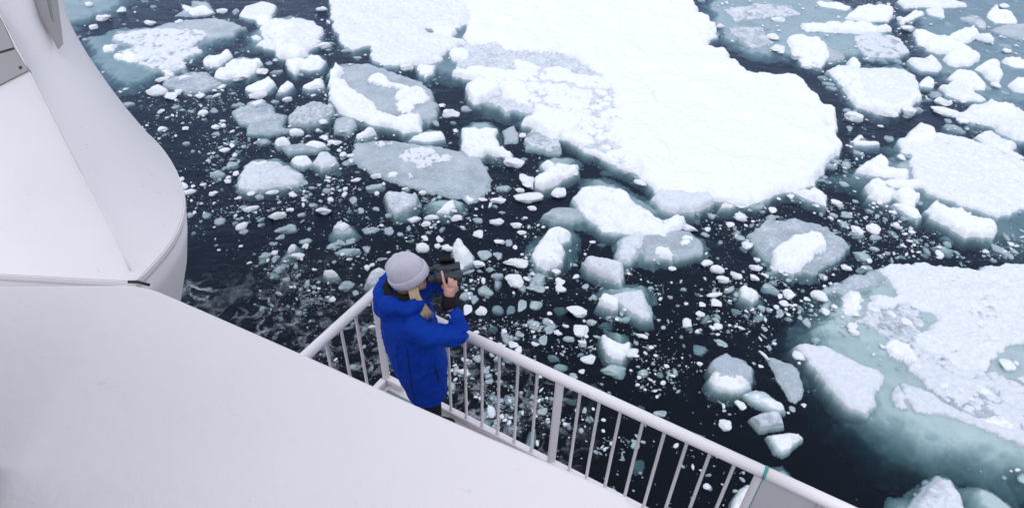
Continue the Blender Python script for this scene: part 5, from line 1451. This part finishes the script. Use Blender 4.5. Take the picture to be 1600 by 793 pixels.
fold *= np.clip((co[:, 2] - 0.60) / 0.16, 0.1, 1)
co += no * fold[:, None]
coat_me.vertices.foreach_set('co', co.ravel()); coat_me.update()
parka = link('parka', coat_me, M_COAT, person)
from mathutils.bvhtree import BVHTree
_bv = BVHTree.FromPolygons([tuple(c) for c in co], [tuple(pl.vertices) for pl in coat_me.polygons])


def on_coat(ang, z, cx=0.02):
    d_ = Vector((math.cos(ang), math.sin(ang), 0)); hit = _bv.ray_cast(Vector((cx, 0, z)) + d_ * 0.6, -d_)
    return None if hit[0] is None else np.array(hit[0] + d_ * 0.0005)


M_SEAM = cloth('dark_blue_stitching', (0.001, 0.016, 0.16))
for nm_, line in (('side_seam', [(math.radians(-104), z) for z in np.linspace(0.63, 1.22, 26)]), ('back_seam', [(math.radians(184), z) for z in np.linspace(0.63, 1.30, 26)]),
                  ('hem_seam', [(math.radians(a_), 0.662) for a_ in np.linspace(-200, -10, 50)]),
                  ('pocket_flap', [(math.radians(a_), 0.965 - 0.0006 * abs(a_ + 70)) for a_ in np.linspace(-88, -50, 14)])):
    pts_ = [on_coat(a_, z_) for a_, z_ in line]; pts_ = [q_ for q_ in pts_ if q_ is not None]
    if len(pts_) > 3: tube(nm_, pts_, 0.0026, M_SEAM, parka, 6)
for (wa, wb, w_) in ((WR, (0.234, -0.108, 1.512), (0.232, -0.140, 1.448)), (WL, (0.215, 0.098, 1.530), (0.22, 0.128, 1.465))):
    tube('cuff', [w_, wa, wb], [0.047, 0.045, 0.041], M_BLACK, parka, 18)
tube('zip', [(0.118, -0.205, 1.03), (0.132, -0.196, 0.95), (0.136, -0.194, 0.88)], 0.004, M_BLACK, parka, 6)
tube('drawcord', [(0.200, -0.205, 1.452), (0.214, -0.196, 1.448), (0.222, -0.193, 1.434), (0.224, -0.196, 1.418)], 0.004, cloth('white_cord', (0.7, 0.72, 0.75)), parka, 6)
tube('collar_lining', [(0.06, -0.075, 1.492), (-0.03, -0.092, 1.508), (-0.10, -0.06, 1.512), (-0.12, 0, 1.514), (-0.10, 0.06, 1.512), (-0.03, 0.092, 1.508), (0.06, 0.075, 1.492)], 0.028, M_BLACK, parka, 10)

tv_, tf_ = [], []
trs = fuse('trousers', [limb([(0.05, -0.09, 0.92), (0.07, -0.10, 0.48), (0.05, -0.10, 0.10)], [0.088, 0.080, 0.072]), limb([(0.05, 0.09, 0.92), (0.07, 0.10, 0.48), (0.05, 0.10, 0.10)], [0.088, 0.080, 0.072])], 0.012, 3)
link('trousers', trs, M_TROUSER, person)
for s in (-1, 1):
    link('boot', fuse('boot', [oval_loft([(0.0, 0.11, s * 0.10, 0.145, 0.056), (0.05, 0.11, s * 0.10, 0.145, 0.056), (0.085, 0.08, s * 0.10, 0.11, 0.052)]), limb([(0.045, s * 0.10, 0.06), (0.045, s * 0.10, 0.22)], [0.066, 0.068])], 0.01, 3), M_BLACK, person)

# gloved far hand: palm outside the far barrel, fingers over the top
gl_ = [limb([WL, (0.222, 0.094, 1.535), (0.236, 0.088, 1.560)], [0.032, 0.038, 0.036]), ball((0.256, 0.092, 1.560), (0.03, 0.02, 0.036))]
for k, (x0, zt) in enumerate(((0.208, 1.648), (0.232, 1.650), (0.256, 1.646), (0.279, 1.636))):
    gl_.append(finger((x0, 0.092, 1.580), [(x0, 0.090, zt - 0.034), (x0, 0.070, zt - 0.010), (x0, 0.044, zt - 0.006)], 0.0115, 0.010))
gl_.append(finger((0.206, 0.080, 1.545), [(0.196, 0.060, 1.55), (0.205, 0.040, 1.553)], 0.0115, 0.010))
link('glove', fuse('glove', gl_, 0.006, 2), M_BLACK, person)

# knitted hat, crown tipped back
TILT = math.radians(-23)


def hat_pt(x, y, z):
    c, s = math.cos(TILT), math.sin(TILT)
    x, y, z = 0.93 * x, 0.93 * y, 0.95 * z
    return (0.010 + c * x + s * z, y, 1.622 - s * x + c * z)


def hat_ring(z, a, b, m=64, rib=0.0):
    return [hat_pt((a + rib * math.cos(32 * 2 * math.pi * k / m)) * math.cos(2 * math.pi * k / m), (b + rib * math.cos(32 * 2 * math.pi * k / m)) * math.sin(2 * math.pi * k / m), z) for k in range(m)]


crown = [(-0.02, 0.115, 0.094), (0.03, 0.116, 0.096), (0.06, 0.112, 0.093), (0.085, 0.104, 0.086), (0.105, 0.092, 0.077), (0.12, 0.074, 0.063), (0.131, 0.05, 0.044), (0.136, 0.026, 0.024), (0.134, 0.008, 0.008)]
v, f = loft_data([hat_ring(z, a * 1.01, b * 1.02, 128, 0.0011 * min(1, a / 0.08)) for z, a, b in crown])
hat_v = np.array(v); cr = np.arctan2(hat_v[:, 1], hat_v[:, 0])
hat_v = hat_v + (hat_v - np.array([0, 0, 1.63])) * (0.07 * fbm(cr * 1.6 + 4, hat_v[:, 2] * 16, 83, 4))[:, None]
hat = link('knitted_hat', mesh_from('knitted_hat', hat_v, f), M_HAT, person)
brim = [(-0.044, 0.112, 0.090), (-0.046, 0.120, 0.098), (-0.040, 0.1275, 0.1055), (-0.01, 0.1295, 0.1075), (0.012, 0.1285, 0.1070), (0.019, 0.1250, 0.1040), (0.018, 0.1180, 0.0975)]
v, f = loft_data([hat_ring(z, a, b, 128, 0.0007) for z, a, b in brim], cap=False)
link('hat_brim', mesh_from('hat_brim', v, f), M_HAT, hat)

# hair falling out from under the hat
hv, hf = [], []
rh = random.Random(4)
for k in range(110):
    a = rh.uniform(0, 1); y0 = -0.080 - 0.012 * rh.random(); x0 = 0.005 + 0.055 * a
    sw = rh.gauss(0, 0.011)
    path = [(x0, y0 + 0.012, 1.575), (x0 + 0.004, y0 - 0.012, 1.535), (x0 + 0.014 + sw * 0.5, y0 - 0.038, 1.490), (x0 + 0.030 + sw, y0 - 0.058, 1.445), (x0 + 0.036 + sw * 1.6, y0 - 0.072, 1.405 + rh.uniform(-0.02, 0.03))]
    a_, b_ = limb(path, [0.0026, 0.0028, 0.0024, 0.0018, 0.0007], 5, 3)
    o_ = len(hv); hv += a_; hf += [tuple(i + o_ for i in q) for q in b_]
link('hair', mesh_from('hair', hv, hf), M_HAIR, person)

# binoculars (held, so a thing of their own)
bw = Matrix.Translation(person.location) @ Matrix.Rotation(FACE, 4, 'Z')
bino = empty('binoculars', bw @ (Vector((0.212, 0, 1.588)) * SC), FACE)
bino.scale = (1.0, 1.08, 1.08)
tag(bino, 'black rubber armoured binoculars held up to the eyes', 'binoculars')
for s in (-1, 1):
    y = s * 0.034
    prof_ = [(-0.095, 0.017), (-0.090, 0.021), (-0.070, 0.0215), (-0.066, 0.018), (-0.055, 0.018), (-0.050, 0.026), (-0.02, 0.030), (0.02, 0.0285), (0.055, 0.031), (0.095, 0.0335), (0.100, 0.032), (0.100, 0.027), (0.088, 0.026)]
    b_ = tube('barrel', [(x, y, 0) for x, r in prof_], [r for x, r in prof_], M_BINO, bino, 24)
    tube('lens', [(0.0865, y, 0), (0.0885, y, 0)], [0.0255, 0.0255], M_GLASS, b_, 20)
    tube('eyecup', [(-0.100, y, 0), (-0.0955, y, 0)], [0.0205, 0.0205], M_BLACK, b_, 20)
beam('hinge', (-0.035, 0, 0.004), (0.05, 0, 0.004), 0.03, 0.022, M_BINO, bino, 0.006)
tube('focus_wheel', [(-0.055, 0, 0.008), (-0.036, 0, 0.008)], 0.013, M_BINO, bino, 16)
tube('strap', [(-0.02, -0.062, -0.01), (-0.06, -0.075, -0.06), (-0.12, -0.085, -0.10), (-0.20, -0.09, -0.115)], 0.004, M_BLACK, bino, 6)
tube('strap', [(-0.02, 0.062, -0.01), (-0.06, 0.075, -0.06), (-0.12, 0.085, -0.10), (-0.20, 0.09, -0.115)], 0.004, M_BLACK, bino, 6)
